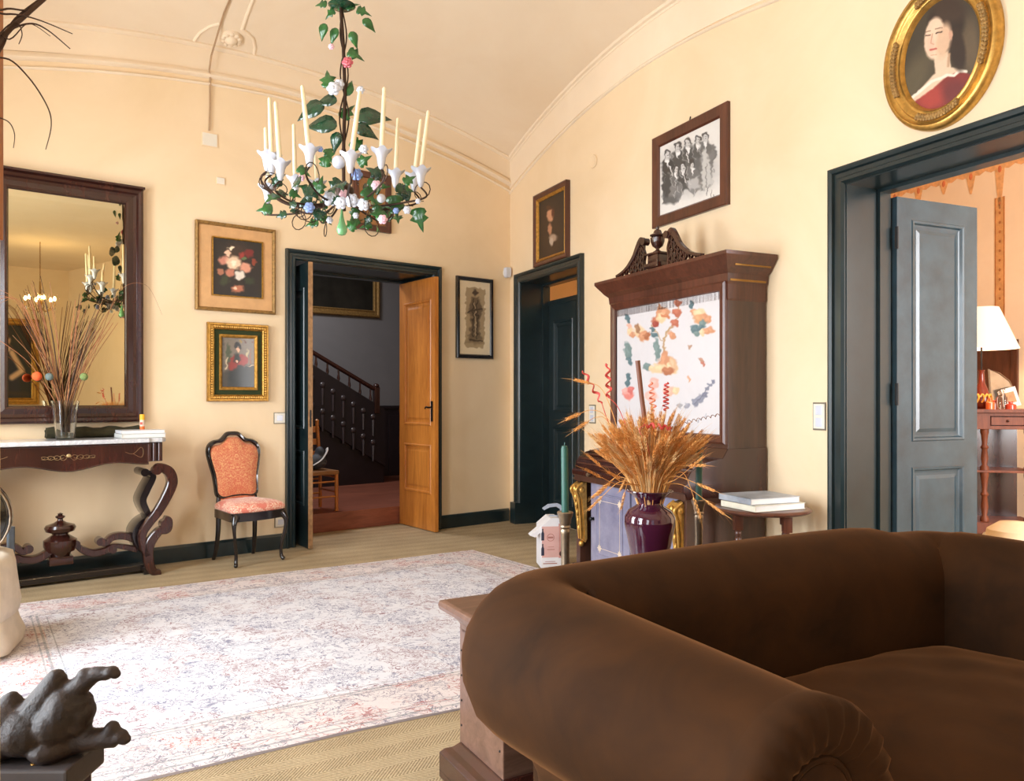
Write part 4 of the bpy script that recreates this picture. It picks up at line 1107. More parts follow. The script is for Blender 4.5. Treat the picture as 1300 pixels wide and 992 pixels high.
for (a, b, rx_, ry_, an, cc) in ((375, 332, 5, 4, 0, c2), (370, 370, 6, 5, 10, c2), (362, 412, 5.5, 4.5, 0, c2), (350, 460, 4, 6, -30, c1), (287, 400, 5, 5, 0, c2), (285, 415, 4, 4, 0, (150, 70, 60)), (300, 372, 4, 8, 20, c1), (320, 370, 8, 6, 0, c1), (310, 390, 6, 7, 0, c3), (325, 385, 6, 3, 20, (190, 120, 84)), (302, 352, 2.5, 7, -10, c1),
    (222, 445, 7, 9, -20, c3), (240, 465, 7, 6, 30, c1), (215, 435, 3, 7, -10, (150, 112, 84)), (252, 462, 3, 6, 40, (160, 100, 70)), (185, 440, 4, 6, 0, c3), (195, 458, 3.5, 4, 0, c1), (182, 420, 3, 4, 0, (220, 170, 150)),
    (175, 393, 3, 6, -15, bl), (280, 458, 4.5, 3, 25, bl), (274, 436, 3, 3, 0, bl), (178, 525, 4.5, 12, -8, bl2), (185, 560, 4, 6, -20, bl), (292, 515, 4, 14, -3, bl2), (253, 585, 5, 5, 0, bl2), (178, 635, 3, 9, 3, bl),
    (330, 575, 12, 10, -20, c1), (345, 590, 10, 8, 20, c3), (320, 560, 5, 12, 10, c1), (355, 575, 4, 10, -20, (206, 170, 136)), (300, 590, 10, 6, -10, c3), (335, 600, 8, 5, 0, (170, 110, 80)), (275, 590, 5, 4, 0, c3),
    (180, 690, 7, 8, 0, (214, 130, 120)), (170, 680, 4, 5, 0, (228, 160, 150)), (190, 675, 4, 5, 20, (200, 110, 104)), (280, 650, 6, 8, 0, (224, 168, 156)), (270, 700, 8, 7, 0, (226, 176, 164)), (340, 680, 8, 6, 0, (224, 170, 150)), (365, 680, 4, 5, 0, c3),
    (428, 340, 3, 5, 0, bl), (440, 372, 6, 5, 20, c1), (460, 375, 8, 6, 0, c3), (475, 395, 7, 6, 30, c1), (455, 395, 6, 6, 0, (200, 150, 110)), (495, 400, 4, 5, 0, c1), (470, 415, 5, 5, 0, bl2), (443, 435, 6, 5.5, 0, bl), (450, 455, 4, 3, 0, bl2), (488, 445, 5, 4, 0, c1), (505, 440, 5, 4, 40, c1), (470, 450, 3, 5, 0, c3), (465, 430, 6, 3, -20, bl),
    (420, 508, 1.8, 3, 0, (170, 140, 120)), (472, 568, 2.4, 5, -20, (176, 112, 96)), (470, 560, 5, 1.3, 30, (170, 130, 110)), (417, 632, 2, 4, 0, (206, 160, 130)), (443, 725, 4, 6.5, 0, (128, 130, 144)), (462, 712, 5, 6, 0, (134, 136, 150)), (480, 695, 4, 4, 0, (120, 122, 138)), (410, 738, 4, 3, 0, (150, 150, 160)), (380, 740, 3, 3, 0, (160, 158, 160))):
    em.append(('e', *K(a, b), rx_, ry_, an, cc, .35)); em.append(('e', *K(a-4, b-5), rx_*.45, ry_*.45, an, tuple(min(255, q+14) for q in cc), .9))
em += [('l', [K(440, 730), K(470, 700), K(490, 670), K(515, 640)], 1, (110, 112, 128), .8), ('e', *K(500, 655), 3, 2, 30, (128, 130, 144), .4), ('e', *K(490, 668), 3, 2, 0, (128, 130, 144), .4), ('e', *K(512, 642), 2, 3, 0, (120, 122, 140), .4), ('l', [K(450, 800), K(485, 770)], .8, (140, 142, 150), .8)]
cv = canvas('silk_panel', RW, x0-.006, x1+.006, z0-.006, z1+.006, DU+.006, (208, 205, 207), em, bu, res=.0035, rough=.45, var=.02, nscale=18)
cv.matrix_local = Matrix.Translation((-tc, .012, 0)); cv['label'] = 'white silk panel embroidered with birds and flowers'
# pierced swan-neck pediment and urn
yf, yb_ = -DU-.075, -DU-.045
cxp = (tl+tr)/2
for sgn in (-1, 1):
    m = MB()
    P = [(cxp+sgn*x, z) for x, z in ((.13, 2.265), (.165, 2.285), (.205, 2.25), (.25, 2.19), (.32, 2.135), (.39, 2.105), (.46, 2.09))]
    m.stroke(P, [.035, .05, .034, .028, .024, .02, .016], yf, yb_, 8)
    r_ = [(.024*math.cos(2*PI*k/20), .024*math.sin(2*PI*k/20)) for k in range(20)]
    m.prism([(cxp+sgn*.125+a, 2.272+b) for a, b in r_], yf-.008, yb_+.008)
    sw = bm_('swan_neck', m, M['mahog'], smooth=True, angle=35)
    m = MB()                                                    # pierced lattice under the neck
    fnx = np.array([.13, .165, .205, .25, .32, .39, .46]); fnz = np.array([2.25, 2.265, 2.235, 2.18, 2.125, 2.098, 2.085])
    zl = 2.08
    xs_ = np.arange(.135, .44, .030)
    for i, xx in enumerate(xs_):
        zt2 = float(np.interp(xx, fnx, fnz)); n_ = int(max(1, round((zt2-zl)/.034)))
        for j in range(n_):
            z_a = zl+j*(zt2-zl)/n_; z_b = zl+(j+1)*(zt2-zl)/n_
            a, b = ((xx, z_a), (xx+.03, z_b)) if (i+j) % 2 else ((xx+.03, z_a), (xx, z_b))
            m.stroke([(cxp+sgn*a[0], a[1]), (cxp+sgn*((a[0]+b[0])/2+.006), (a[1]+b[1])/2), (cxp+sgn*b[0], b[1])], [.009, .007, .009], yf+.008, yb_-.004, 3)
        if n_ > 1:
            m.stroke([(cxp+sgn*xx, zl), (cxp+sgn*(xx+.004), (zl+zt2)/2), (cxp+sgn*xx, zt2)], [.008], yf+.009, yb_-.005, 3)
    m.stroke([(cxp+sgn*.13, zl), (cxp+sgn*.136, 2.14), (cxp+sgn*.128, 2.19), (cxp+sgn*.15, 2.24)], [.014, .01, .01, .012], yf+.004, yb_-.002, 5)
    o_ = m.make('pierced_lattice', M['mahog'], sw)
m = MB(); m.box(cxp-.075, cxp+.075, yf-.03, yb_+.05, 2.08, 2.11, .003); m.box(cxp-.055, cxp+.055, yf-.015, yb_+.035, 2.11, 2.165, .003); m.box(cxp-.068, cxp+.068, yf-.026, yb_+.046, 2.165, 2.178, .003)
m.lathe([(.0, 2.178), (.035, 2.178), (.03, 2.186), (.012, 2.198), (.012, 2.206), (.034, 2.222), (.045, 2.25), (.047, 2.275), (.036, 2.284), (.05, 2.29), (.05, 2.296), (.03, 2.306), (.022, 2.325), (.01, 2.332), (.012, 2.342), (.006, 2.355), (0, 2.358)], (cxp, (yf+yb_)/2+.01, 0), 24)
bm_('urn_finial', m, M['mahog'], smooth=True, angle=35)
# desk: roll top
m = MB()
sec = [(-.014, .66), (-.014, .94), (-DU-.01, .94), (-DU-.05, .885), (-.44, .87), (-.52, .852), (-.575, .82), (-.60, .78), (-.605, .745), (-.625, .74), (-.632, .725), (-.632, .70), (-.615, .69), (-.60, .66)]
m.prism([(y, z) for y, z in sec], tl-.01, tr+.01, 'x', .003); dk = bm_('roll_top', m, M['mahog'], smooth=True, angle=25)
m = MB()
for y, z in ((-.50, .862), (-.55, .842), (-.585, .812), (-.603, .78)): m.tube([(tl+.02, y, z), (tr-.02, y, z)], .006, 6)
bm_('roll_slats', m, M['mahog_red'], smooth=True)
for k in (-.38, .38):
    m = MB(); m.lathe([(0, 0), (.006, 0), (.006, .012), (.013, .018), (.010, .028), (0, .03)], (cxp+k, -.632, .714), 14, mtx=Matrix.Rotation(R(90), 4, 'X')); bm_('knob', m, M['pewter'], smooth=True)
m = MB(); m.box(tl, tl+.05, -.60, -.02, .06, .665, .003); m.box(tr-.05, tr, -.60, -.02, .06, .665, .003); m.box(tl+.05, tr-.05, -.50, -.02, .06, .665); m.box(tl-.012, tr+.012, -.63, -.014, 0, .07, .006); m.box(tl-.004, tr+.004, -.615, -.016, .655, .695, .003)
bm_('lower_case', m, M['secret'])
t = NT('violet_grey_glare'); v = t.coord('Object'); t.col(t.ramp(t.noise(v, 6, 4, .6), [(.3, lin((116, 115, 140))), (.7, lin((150, 149, 170)))])); t.set(Roughness=.25, Coat_Weight=.5); M['lilac_glare'] = t.m  # cupboard doors: the glare they reflect is painted in as a lilac tone
xm_ = cxp
for k, (a, b) in enumerate(((tl+.13, cxp-.01), (cxp+.01, tr-.13))):
    m = MB(); m.box(a, b, -.56, -.50, .09, .655, .003)
    for (p0, p1, q0, q1, dep) in ((a+.075, b-.075, .16, .585, .57),):
        m.frame(p0, p1, q0, q1, [(0, .56), (.002, .568), (.008, .568), (.014, .558), (.02, .556)])
    dr = bm_('cupboard_door', m, M['lilac_glare'])
    m = MB(); kx = a+.035 if k == 0 else a+.04
    m.lathe([(0, 0), (.012, 0), (.008, .010), (.014, .02), (.016, .028), (.010, .034), (0, .036)], (kx, -.56, .40), 16, mtx=Matrix.Rotation(R(90), 4, 'X')); bm_('knob', m, M['black'], dr, smooth=True)
    m = MB()                                                    # inlaid corner stars and fine lines
    for (sx_, sz_) in ((a+.115, .535), (a+.115, .21), (b-.115, .535), (b-.115, .21)):
        for q in range(8):
            an = q*PI/4; L_ = .034 if q % 2 == 0 else .026
            c_, s__ = math.cos(an), math.sin(an)
            m.prism([(sx_, sz_), (sx_+L_*.5*c_-.006*s__, sz_+L_*.5*s__+.006*c_), (sx_+L_*c_, sz_+L_*s__), (sx_+L_*.5*c_+.006*s__, sz_+L_*.5*s__-.006*c_)], -.5625, -.561)
    for xx in (a+.115, b-.115): m.box(xx-.0015, xx+.0015, -.5615, -.5605, .24, .505)
    for zz in (.21, .535): m.box(a+.15, b-.15, -.5615, -.5605, zz-.0015, zz+.0015)
    bm_('inlay', m, plain('pale_inlay', (214, 196, 176), .5), dr)
for x in (tl+.065, tr-.065):                                    # gilt scroll brackets
    m = MB()
    side = [(-.575, .645), (-.635, .64), (-.655, .60), (-.65, .56), (-.625, .53), (-.615, .46), (-.61, .38), (-.60, .30), (-.605, .25), (-.585, .225), (-.57, .25)]
    m.prism(side, x-.042, x+.042, 'x', .008)
    for sg in (-1, 1):
        m.tube(spline([(x+sg*.034, -.61, .64), (x+sg*.036, -.66, .60), (x+sg*.03, -.64, .54), (x+sg*.022, -.625, .44), (x+sg*.018, -.615, .32), (x+sg*.014, -.61, .25)], 5), [.012, .006], 8)
        m.lathe([(0, 0), (.022, 0), (.018, .006), (.008, .01), (0, .01)], (x+sg*.041, -.615, .595), 16, mtx=Matrix.Rotation(R(90*sg), 4, 'Y'))
    for q in range(6): m.blob((x, -.655+.008*q, .60-.055*q), (.016-.0015*q, .012, .026), 8, 6)
    m.tube(spline([(x-.012, -.655, .6), (x+.012, -.64, .52), (x-.008, -.63, .44), (x+.006, -.62, .36), (x, -.61, .28)], 5), [.006, .004], 6)
    m.blob((x, -.60, .215), (.02, .02, .022), 10, 8)
    bm_('gilt_bracket', m, M['gold_bright'], smooth=True, angle=50)
m = MB(); m.box(tl-.06, tl+.0, -.60, -.3, .655, .668, .003); bm_('candle_slide', m, M['pewter'])
for c_ in list(bu.children): pass
bu.location.z += .0125
# ================================================================ SIDE TABLE, BOOKS, WINE BAG
tb = RW.pt(*[0, 0], 0)
Xt, Yt = 1.36, 4.21
st = thing('side_table', 'small round side table with barley-twist legs between the bureau and the large doorway', 'side table', (Xt, Yt, .013), 0)
m = MB(); m.lathe([(0, .618), (.235, .618), (.250, .624), (.256, .632), (.250, .640), (.235, .644), (0, .644)], n=56); m.make('table_top', M['mahog_red'], st, smooth=True, angle=50)
for k in range(4):
    a = R(28 + 90*k); x, y = .175*math.cos(a), .175*math.sin(a)
    m = MB(); m.box(x-.022, x+.022, y-.022, y+.022, .53, .619, .003, )
    m.box(x-.02, x+.02, y-.02, y+.02, .12, .18, .003)
    pr = [(0, 0), (.014, 0), (.020, .02), (.012, .04), (.020, .06), (.014, .09), (.018, .12), (0, .12)]
    m.lathe(pr, (x, y, .0), 14)
    prof = []
    for q in range(81):
        z = .18 + .35*q/80; prof.append((.0115+.0065*abs(math.sin(PI*q/8)), z))
    m.lathe([(0, .18)]+prof+[(0, .53)], (x, y, 0), 14); m.make('leg', M['mahog_red'], st, smooth=True, angle=45)
m = MB()
for k in range(4):
    a, b = R(28+90*k), R(118+90*k); m.tube([(.175*math.cos(a), .175*math.sin(a), .15), (.175*math.cos(b), .175*math.sin(b), .15)], .010, 8)
m.make('stretcher', M['mahog_red'], st, smooth=True)
def book(name, label, loc, rz, w, d, h, cover, page, group):
    b = thing(name, label, 'book', loc, rz, group)
    m = MB(); m.box(-w/2, w/2, -d/2, d/2, 0, .003, .001); m.box(-w/2, w/2, -d/2, d/2, h-.003, h, .001); m.box(-w/2, -w/2+.004, -d/2, d/2, 0, h, .001); m.make('cover', cover, b)
    m = MB(); m.box(-w/2+.003, w/2-.004, -d/2+.004, d/2-.004, .003, h-.003); m.make('pages', page, b); return b
cov_g = plain('grey_book_cover', (150, 156, 164), .4, var=.3, scale=9); cov_w = plain('pale_book_cover', (214, 214, 208), .4)
cov_n = plain('cream_book_cover', (206, 202, 184), .45)
for dz, c_, rz, off, w_ in ((0, cov_n, R(24), (-.0, -.015), .36), (.034, cov_g, R(21), (-.016, .0), .34)):
    book('book', 'pale thick book lying on the round side table, %s of the two' % ('lower' if dz == 0 else 'upper'), (Xt-.01+off[0], Yt-.03+off[1], .6585+dz), rz, w_-.02, .27, .033, c_, M['paper'], 'two books on the round side table')

bp_ = floor_px(704, 722); bgx, bgy = bp_
wb = thing('wine_bag', 'white and pink paper wine carrier on the floor left of the bureau', 'wine bag', (bgx-.015, bgy+.07, .0125), R(8))
cardw = plain('white_card', (226, 224, 226), .55, var=.04); cardp = plain('pink_card', (212, 168, 160), .55, var=.06)
w_, d_ = .20, .20
m = MB(); m.prism([(-w_/2, 0), (w_/2, 0), (w_/2, .31), (.03, .36), (-.03, .36), (-w_/2, .30)], -d_/2, d_/2, 'y', .002); m.make('carton', cardw, wb)
m = MB(); m.box(-w_/2+.006, .028, -d_/2-.0015, -d_/2, .075, .30); m.make('pink_label', cardp, wb)
m = MB(); m.box(.03, w_/2+.0015, -d_/2-.0018, -d_/2, .07, .32); m.box(w_/2, w_/2+.0015, -d_/2, d_/2-.02, .07, .30); m.make('salmon_side', plain('salmon_card', (196, 140, 130), .5), wb)
m = MB(); m.lathe([(0, 0), (.011, 0), (.011, .05), (.005, .065), (.005, .085), (0, .085)], (-.088, -d_/2-.0015, .09), 12, sy=.15); m.lathe([(0, 0), (.011, 0), (.011, .05), (.005, .065), (.005, .085), (0, .085)], (-.088, -d_/2-.0015, .20), 12, sy=.15); m.make('printed_bottle', plain('navy_ink', (44, 46, 66), .5), wb)
m = MB(); m.box(-.085, .018, -d_/2-.002, -d_/2, .028, .034); m.box(-.07, .005, -d_/2-.002, -d_/2, .044, .047); pts = [(-.03+.026*math.cos(2*PI*k/24), -d_/2-.002, .22+.026*math.sin(2*PI*k/24)) for k in range(25)]; m.tube(pts, .0018, 4, caps=False); m.box(-.05, -.01, -d_/2-.002, -d_/2, .214, .226); m.box(-.055, -.0, -d_/2-.002, -d_/2, .13, .135); m.box(-.05, -.005, -d_/2-.002, -d_/2, .15, .153); m.make('printed_text', plain('rust_ink', (170, 110, 100), .5), wb)
m = MB(); m.prism([(-.02, .34), (.10, .33), (.09, .43), (.04, .455), (-.03, .45), (-.075, .42), (-.06, .405), (-.02, .425), (.03, .43), (.06, .41), (.06, .365), (-.02, .37)], -.006, .006); m.make('carry_handle', plain('grey_card', (168, 176, 190), .5), wb)
m = MB(); m.prism([(-.18, .235), (-.10, .30), (-.07, .30), (-.085, .27), (-.14, .22)], -.09, .0, 'y', .002); m.make('open_flap', cardw, wb)
m = MB(); m.lathe([(0, 0), (.022, 0), (.02, .012), (0, .014)], (.055, -d_/2-.002, .10), 14, mtx=Matrix.Rotation(R(90), 4, 'X')); m.make('round_seal', M['mahog'], wb, smooth=True)

# ================================================================ CONSOLE TABLE
cxr, _ = LW.px(212, 556, .42); cxc, _ = LW.px(88, 560, .42); hwid = cxr-cxc
cn = thing('console_table', 'dark carved console table with white marble top and scrolled legs, under the mirror', 'console table', LW.pt(cxc, -.015, 0), LW.ang)
LX = lambda u, v, d: (LW.px(u, v, d)[0]-cxc, LW.px(u, v, d)[1])
TZ = .966
t = NT('white_marble'); v = t.coord('Object'); f = t.noise(v, 5, 6, .7, 2.5)
t.col(t.ramp(f, [(.35, lin((226, 226, 226))), (.52, lin((190, 192, 196))), (.6, lin((228, 228, 228)))])); t.set(Roughness=.15); M['marble'] = t.m
m = MB(); pts = [(-hwid, 0), (hwid, 0), (hwid, -.37), (hwid-.03, -.40), (hwid-.10, -.40), (hwid-.12, -.42), (-hwid+.12, -.42), (-hwid+.10, -.40), (-hwid+.03, -.40), (-hwid, -.37)]
m.prism(pts, TZ-.028, TZ, 'z', .004); m.make('marble_top', M['marble'], cn)
ax = hwid-.115
m = MB()
N_ = 60; outl = [(-ax, TZ-.03)] + [(ax, TZ-.03)]
low_ = [(ax*(1-2*k/N_), TZ-.165 - .03*(.5+.5*math.cos(PI*(1-2*k/N_)*2)) - .012*math.cos(PI*(1-2*k/N_)*1)) for k in range(N_+1)]
m.prism(outl+low_, -.385, -.355, 'y', .003); m.box(-ax, ax, -.36, -.012, TZ-.12, TZ-.03)
ap = m.make('apron', M['mahog_red'] if False else M['mahog'], cn)
m = MB(); m.tube([(p_[0], -.384, p_[1]+.004) for p_ in low_], .005, 6); m.tube([(-ax, -.386, TZ-.038), (ax, -.386, TZ-.038)], .006, 6); m.make('beading', M['mahog'], ap, smooth=True)
inl = plain('brass_inlay', (188, 160, 110), .4, .3)
m = MB()
for sg in (-1, 1):
    for k in range(4):
        x = sg*(.03+.035*k); m.tube(spline([(x-sg*.02, -.386, .855), (x, -.387, .872-.003*k), (x+sg*.02, -.386, .862), (x+sg*.012, -.386, .848), (x, -.386, .853)], 4), .0028, 5, flat=.4)
        m.tube(spline([(x-sg*.02, -.386, .852), (x, -.387, .836+.003*k), (x+sg*.022, -.386, .848)], 4), .0024, 5, flat=.4)
    m.tube(spline([(sg*(ax-.15), -.386, .875), (sg*(ax-.10), -.387, .862), (sg*(ax-.05), -.386, .905), (sg*(ax-.035), -.386, .87), (sg*(ax-.05), -.386, .835), (sg*(ax-.10), -.387, .862)], 5), .0022, 5, flat=.4)
m.blob((0, -.385, .866), (.014, .004, .012), 10, 6)
m.make('scroll_inlay', inl, ap, smooth=True)
for sg in (-1, 1):
    xc = sg*(hwid-.075)
    m = MB(); m.box(xc-.055, xc+.055, -.37, -.012, TZ-.165, TZ-.03, .006)
    for dx in (-.035, .0, .035): m.tube([(xc+dx, -.372, TZ-.16), (xc+dx, -.372, TZ-.035)], .016, 12)
    m.make('corner_block', M['mahog'], cn, smooth=True, angle=35)
    L3 = [(.660, 230), ]
    Q = lambda zx, zy: ((lambda p_: (sg*(p_[0]), p_[1]))(LX(zx/3.25, 520+zy/3.25, .33)))
    m = MB()
    m.stroke([Q(625, 262), Q(650, 238), Q(690, 255), Q(704, 300), Q(680, 360), Q(645, 420), Q(610, 465), Q(583, 510), Q(585, 560), Q(603, 600)], [.03, .06, .07, .07, .065, .06, .055, .05, .045, .04], -.375, -.315, 8)
    m.stroke([Q(672, 445), Q(688, 455), Q(682, 490), Q(650, 500), Q(615, 545), Q(605, 590), Q(612, 640), Q(630, 668), Q(655, 668)], [.03, .05, .06, .055, .065, .065, .06, .05, .035], -.375, -.315, 8)
    for zx, zy, r_ in ((640, 250, .030), (675, 470, .036), (640, 672, .026)):
        c_ = Q(zx, zy); m.prism([(c_[0]+r_*math.cos(2*PI*k/20), c_[1]+r_*math.sin(2*PI*k/20)) for k in range(20)], -.383, -.307)
    m.make('front_scroll_leg', M['mahog'], cn, smooth=True, angle=40)
    m = MB(); Q2 = lambda zx, zy: ((lambda p_: (sg*p_[0], p_[1]))(LX(zx/3.25, 520+zy/3.25, .26)))
    m.stroke([Q2(600, 255), Q2(625, 275), Q2(600, 330), Q2(583, 375), Q2(600, 420), Q2(615, 440)], [.03, .05, .055, .055, .05, .03], -.30, -.10, 8)
    m.stroke([Q2(615, 440), Q2(575, 470), Q2(553, 510), Q2(570, 560), Q2(600, 590)], [.04, .055, .055, .05, .04], -.30, -.10, 8)
    for zx, zy, r_ in ((590, 258, .028),):
        c_ = Q2(zx, zy); m.prism([(c_[0]+r_*math.cos(2*PI*k/20), c_[1]+r_*math.sin(2*PI*k/20)) for k in range(20)], -.31, -.09)
    m.make('inner_scroll_leg', M['ebony'], cn, smooth=True, angle=40)
    m = MB(); c_ = Q(612, 640)
    m.box(c_[0]-.03, c_[0]+.03, -.32, -.08, .0, .05, .004); m.make('foot_block', M['ebony'], cn)
    # stretcher scrolls rising to the urn in the middle
    m = MB(); Q3 = lambda zx, zy: ((lambda p_: (sg*p_[0], p_[1]))(LX(zx/3.25, 520+zy/3.25, .22)))
    m.stroke([Q3(600, 590), Q3(560, 540), Q3(510, 520), Q3(460, 525), Q3(430, 550), Q3(405, 545)], [.045, .05, .05, .045, .04, .03], -.26, -.18, 8)
    m.stroke([Q3(560, 575), Q3(470, 560), Q3(430, 580), Q3(380, 590), Q3(335, 575), Q3(305, 550)], [.04, .03, .045, .05, .045, .03], -.26, -.18, 8)
    for zx, zy, r_ in ((410, 542, .028), (308, 552, .026), (460, 575, .024)):
        c_ = Q3(zx, zy); m.prism([(c_[0]+r_*math.cos(2*PI*k/18), c_[1]+r_*math.sin(2*PI*k/18)) for k in range(18)], -.267, -.173)
    m.make('stretcher_scroll', M['mahog'], cn, smooth=True, angle=40)
u0 = LX(247/3.25, 520+600/3.25, .22)
z0_ = LX(247/3.25, 520+605/3.25, .22)[1]; zt0 = LX(247/3.25, 520+425/3.25, .22)[1]; hh = zt0-z0_
m = MB(); m.lathe([(0, 0), (.055, 0), (.07, .04*hh/.3), (.085, .12*hh), (.1, .25*hh), (.1, .38*hh), (.075, .44*hh), (.05, .50*hh), (.05, .53*hh), (.085, .58*hh), (.095, .66*hh), (.085, .72*hh), (.04, .77*hh), (.018, .82*hh), (.016, .86*hh), (.028, .89*hh), (.03, .92*hh), (.012, .95*hh), (.018, .975*hh), (0, hh)], (u0[0], -.22, z0_), 28)
m.box(u0[0]-.07, u0[0]+.07, -.28, -.16, max(0.002, z0_-.05), z0_+.005, .004); m.make('urn_finial', M['mahog'], cn, smooth=True, angle=40)
m = MB(); m.box(-hwid+.12, hwid-.12, -.27, -.17, .02, .06, .004); m.make('stretcher_rail', M['ebony'], cn)

# things on the console
def on_console(u, off): x, _ = LW.px(u, 550, off); return LW.pt(x, -off, TZ+.0005)
gb = on_console(83, .24)
gv = thing('glass_vase', 'clear tapered glass vase holding the long brown twigs on the marble console', 'vase', gb)
m = MB(); m.lathe([(0, 0), (.052, 0), (.056, .004), (.066, .10), (.082, .24), (.0855, .262), (.083, .262), (.079, .24), (.062, .10), (.052, .014), (0, .012)], n=40); m.make('vase_body', M['glass'], gv, smooth=True, angle=40)
M['twig'] = plain('brown_twigs', (150, 104, 66), .7, var=.3); M['twig2'] = plain('red_brown_twigs', (166, 108, 70), .7, var=.3); M['twig3'] = plain('dark_twigs', (70, 48, 34), .7, var=.3)
ms = [MB(), MB(), MB()]
def gpx(u, v, dd=0): 
    x, z = LW.px(u, v, .24+dd); return LW.pt(x, -(.24+dd), z)
for k in range(48):
    if k < 20:   # left spray
        tu = RNG.uniform(0, 66); tv = RNG.uniform(350, 440)
    else: tu = RNG.uniform(96, 152); tv = RNG.uniform(355, 420) + (tu-88)*.25
    dd = RNG.uniform(-.07, .07)
    a = gpx(83+RNG.uniform(-6, 6), 548, RNG.uniform(-.02, .02)); b = gpx(83+(tu-83)*.16+RNG.uniform(-3, 3), 505, dd*.4); c_ = gpx(83+(tu-83)*.55, 505+(tv-505)*.55+RNG.uniform(-6, 2), dd); d_ = gpx(tu, tv, dd*1.4)
    ms[k % 3].tube(spline([a, b, c_, d_], 5), [.0032, .0016], 5)
for k in range(9):     # thin wispy ends
    tu = RNG.uniform(-30, 40); a = gpx(83, 540); ms[1].tube(spline([a, gpx(62, 470), gpx(30+tu*.3, 385), gpx(tu, 360+RNG.uniform(0, 50))], 6), [.0022, .0008], 4)
ms[0].tube(spline([gpx(86, 540), gpx(120, 450), gpx(150, 372), gpx(185, 362), gpx(206, 400)], 8), [.0022, .0007], 4)
o = ms[0].make('dried_twigs', M['twig'], smooth=True, recalc=False); tag(o, 'spray of long thin brown twigs in the clear vase before the mirror', 'dried twigs', kind='stuff')
for q, nm in ((1, 'reddish_twigs'), (2, 'dark_twigs')):
    o3 = ms[q].make(nm, M['twig2'] if q == 1 else M['twig3'], o, smooth=True, recalc=False)
for (u, v, r_, c_, nm) in ((47, 478, .030, (226, 98, 50), 'orange'), (62.5, 478.5, .025, (108, 124, 122), 'grey blue'), (106.5, 478.5, .026, (120, 140, 84), 'olive green')):
    q = gpx(u, v, .05); bl_ = thing('felt_ball', '%s felt ball on a stem among the twigs in the clear vase' % nm, 'felt ball', gb, 0, 'felt balls among the twigs')
    m = MB(); m.blob(q-gb, r_, 20, 14); bl_m = m.make('ball', plain(nm.replace(' ', '_')+'_felt', c_, .9, var=.12, scale=60), bl_, smooth=True)
    m = MB(); m.tube(spline([Vector((0, 0, .02)), Vector((0, 0, .2))+(q-gb)*.1, q-gb], 5), .0022, 5); m.make('stem', M['twig'], bl_)
bk = on_console(178, .25)
for i, (h_, w_, c_) in enumerate(((.030, .29, cov_w), (.022, .285, plain('white_book_cover', (222, 222, 224), .35)))):
    book('book', 'white book lying on the marble console, %s of the two' % ('lower' if i == 0 else 'upper'), bk+Vector((.0, 0, .001+i*.031)), LW.ang+R(2-3*i), w_, .21, h_, c_, M['paper'], 'two white books on the console')
gs_ = on_console(180.5, .18); gs_.z = TZ+.001+.031+.023
gl = thing('glue_stick', 'small orange and yellow tube standing on the white books', 'glue stick', gs_)
m = MB(); m.lathe([(0, 0), (.0165, 0), (.0165, .022), (0, .022)], n=20); m.make('orange_foot', plain('orange_plastic', (226, 110, 40), .4), gl, smooth=True, angle=40)
m = MB(); m.lathe([(0, .022), (.0165, .022), (.0165, .068), (0, .068)], n=20); m.make('label_sleeve', plain('pale_label', (228, 204, 188), .5), gl, smooth=True, angle=40)
m = MB(); m.lathe([(0, .068), (.0175, .068), (.0175, .104), (.016, .108), (0, .108)], n=20); m.make('yellow_cap', plain('yellow_plastic', (236, 178, 36), .4), gl, smooth=True, angle=40)
m = MB(); m.box(-.007, .009, -.0172, -.0155, .034, .052); m.make('printed_mark', plain('red_ink', (190, 60, 40), .5), gl)
x0_, _ = LW.px(58, 548, .05); x1_, _ = LW.px(176, 548, .05)
o = thing('folded_cloth', 'dark olive folded cloth lying behind the clear vase on the console', 'cloth', LW.pt((x0_+x1_)/2, -.055, TZ+.0008), LW.ang)
t_ = plain('dark_olive_cloth', (52, 48, 26), .9, var=.4, scale=20); L_ = (x1_-x0_)/2
m = MB(); rs = []
for k in range(13):
    x = -L_+2*L_*k/12; h_ = .075+.008*math.sin(k*1.7)
    rs.append([Vector((x+.005*math.sin(a*9), .042*math.cos(a)*1.0, h_/2+h_/2*math.sin(a))) for a in [2*PI*q/14 for q in range(14)]])
m.rings(rs); m.make('cloth', t_, o, smooth=True)

# ================================================================ PINK CHAIR
t = NT('coral_damask'); v = t.coord('Object'); n1 = t.n('ShaderNodeTexNoise'); n1.inputs['Scale'].default_value = 9; t.l(v, n1.inputs['Vector'])
mr = t.n('ShaderNodeSeparateXYZ'); t.l(v, mr.inputs[0]); ax_ = t.math('ABSOLUTE', mr.outputs[0]); cb = t.n('ShaderNodeCombineXYZ'); t.l(ax_, cb.inputs[0]); t.l(mr.outputs[1], cb.inputs[1]); t.l(mr.outputs[2], cb.inputs[2])
f = t.noise(cb.outputs[0], 22, 3, .5, 3.2); line_ = t.math('LESS_THAN', t.math('ABSOLUTE', t.math('SUBTRACT', f, .5)), .028)
c = t.mix(line_, lin((206, 110, 76)), lin((228, 178, 120))); t.col(c); t.set(Roughness=.55, Sheen_Weight=.3); t.bump(line_, .15, .002); M['damask'] = t.m
t = NT('coral_damask_seat'); v = t.coord('Object'); f = t.noise(v, 26, 3, .5, 3.0); line_ = t.math('LESS_THAN', t.math('ABSOLUTE', t.math('SUBTRACT', f, .5)), .05)
nb = t.noise(v, 12, 2, .5); c = t.mix(t.math('MULTIPLY', line_, t.math('GREATER_THAN', nb, .42)), lin((214, 118, 98)), lin((236, 206, 180))); t.col(c); t.set(Roughness=.5, Sheen_Weight=.3); M['damask2'] = t.m
chx, chy = -2.045, 5.945
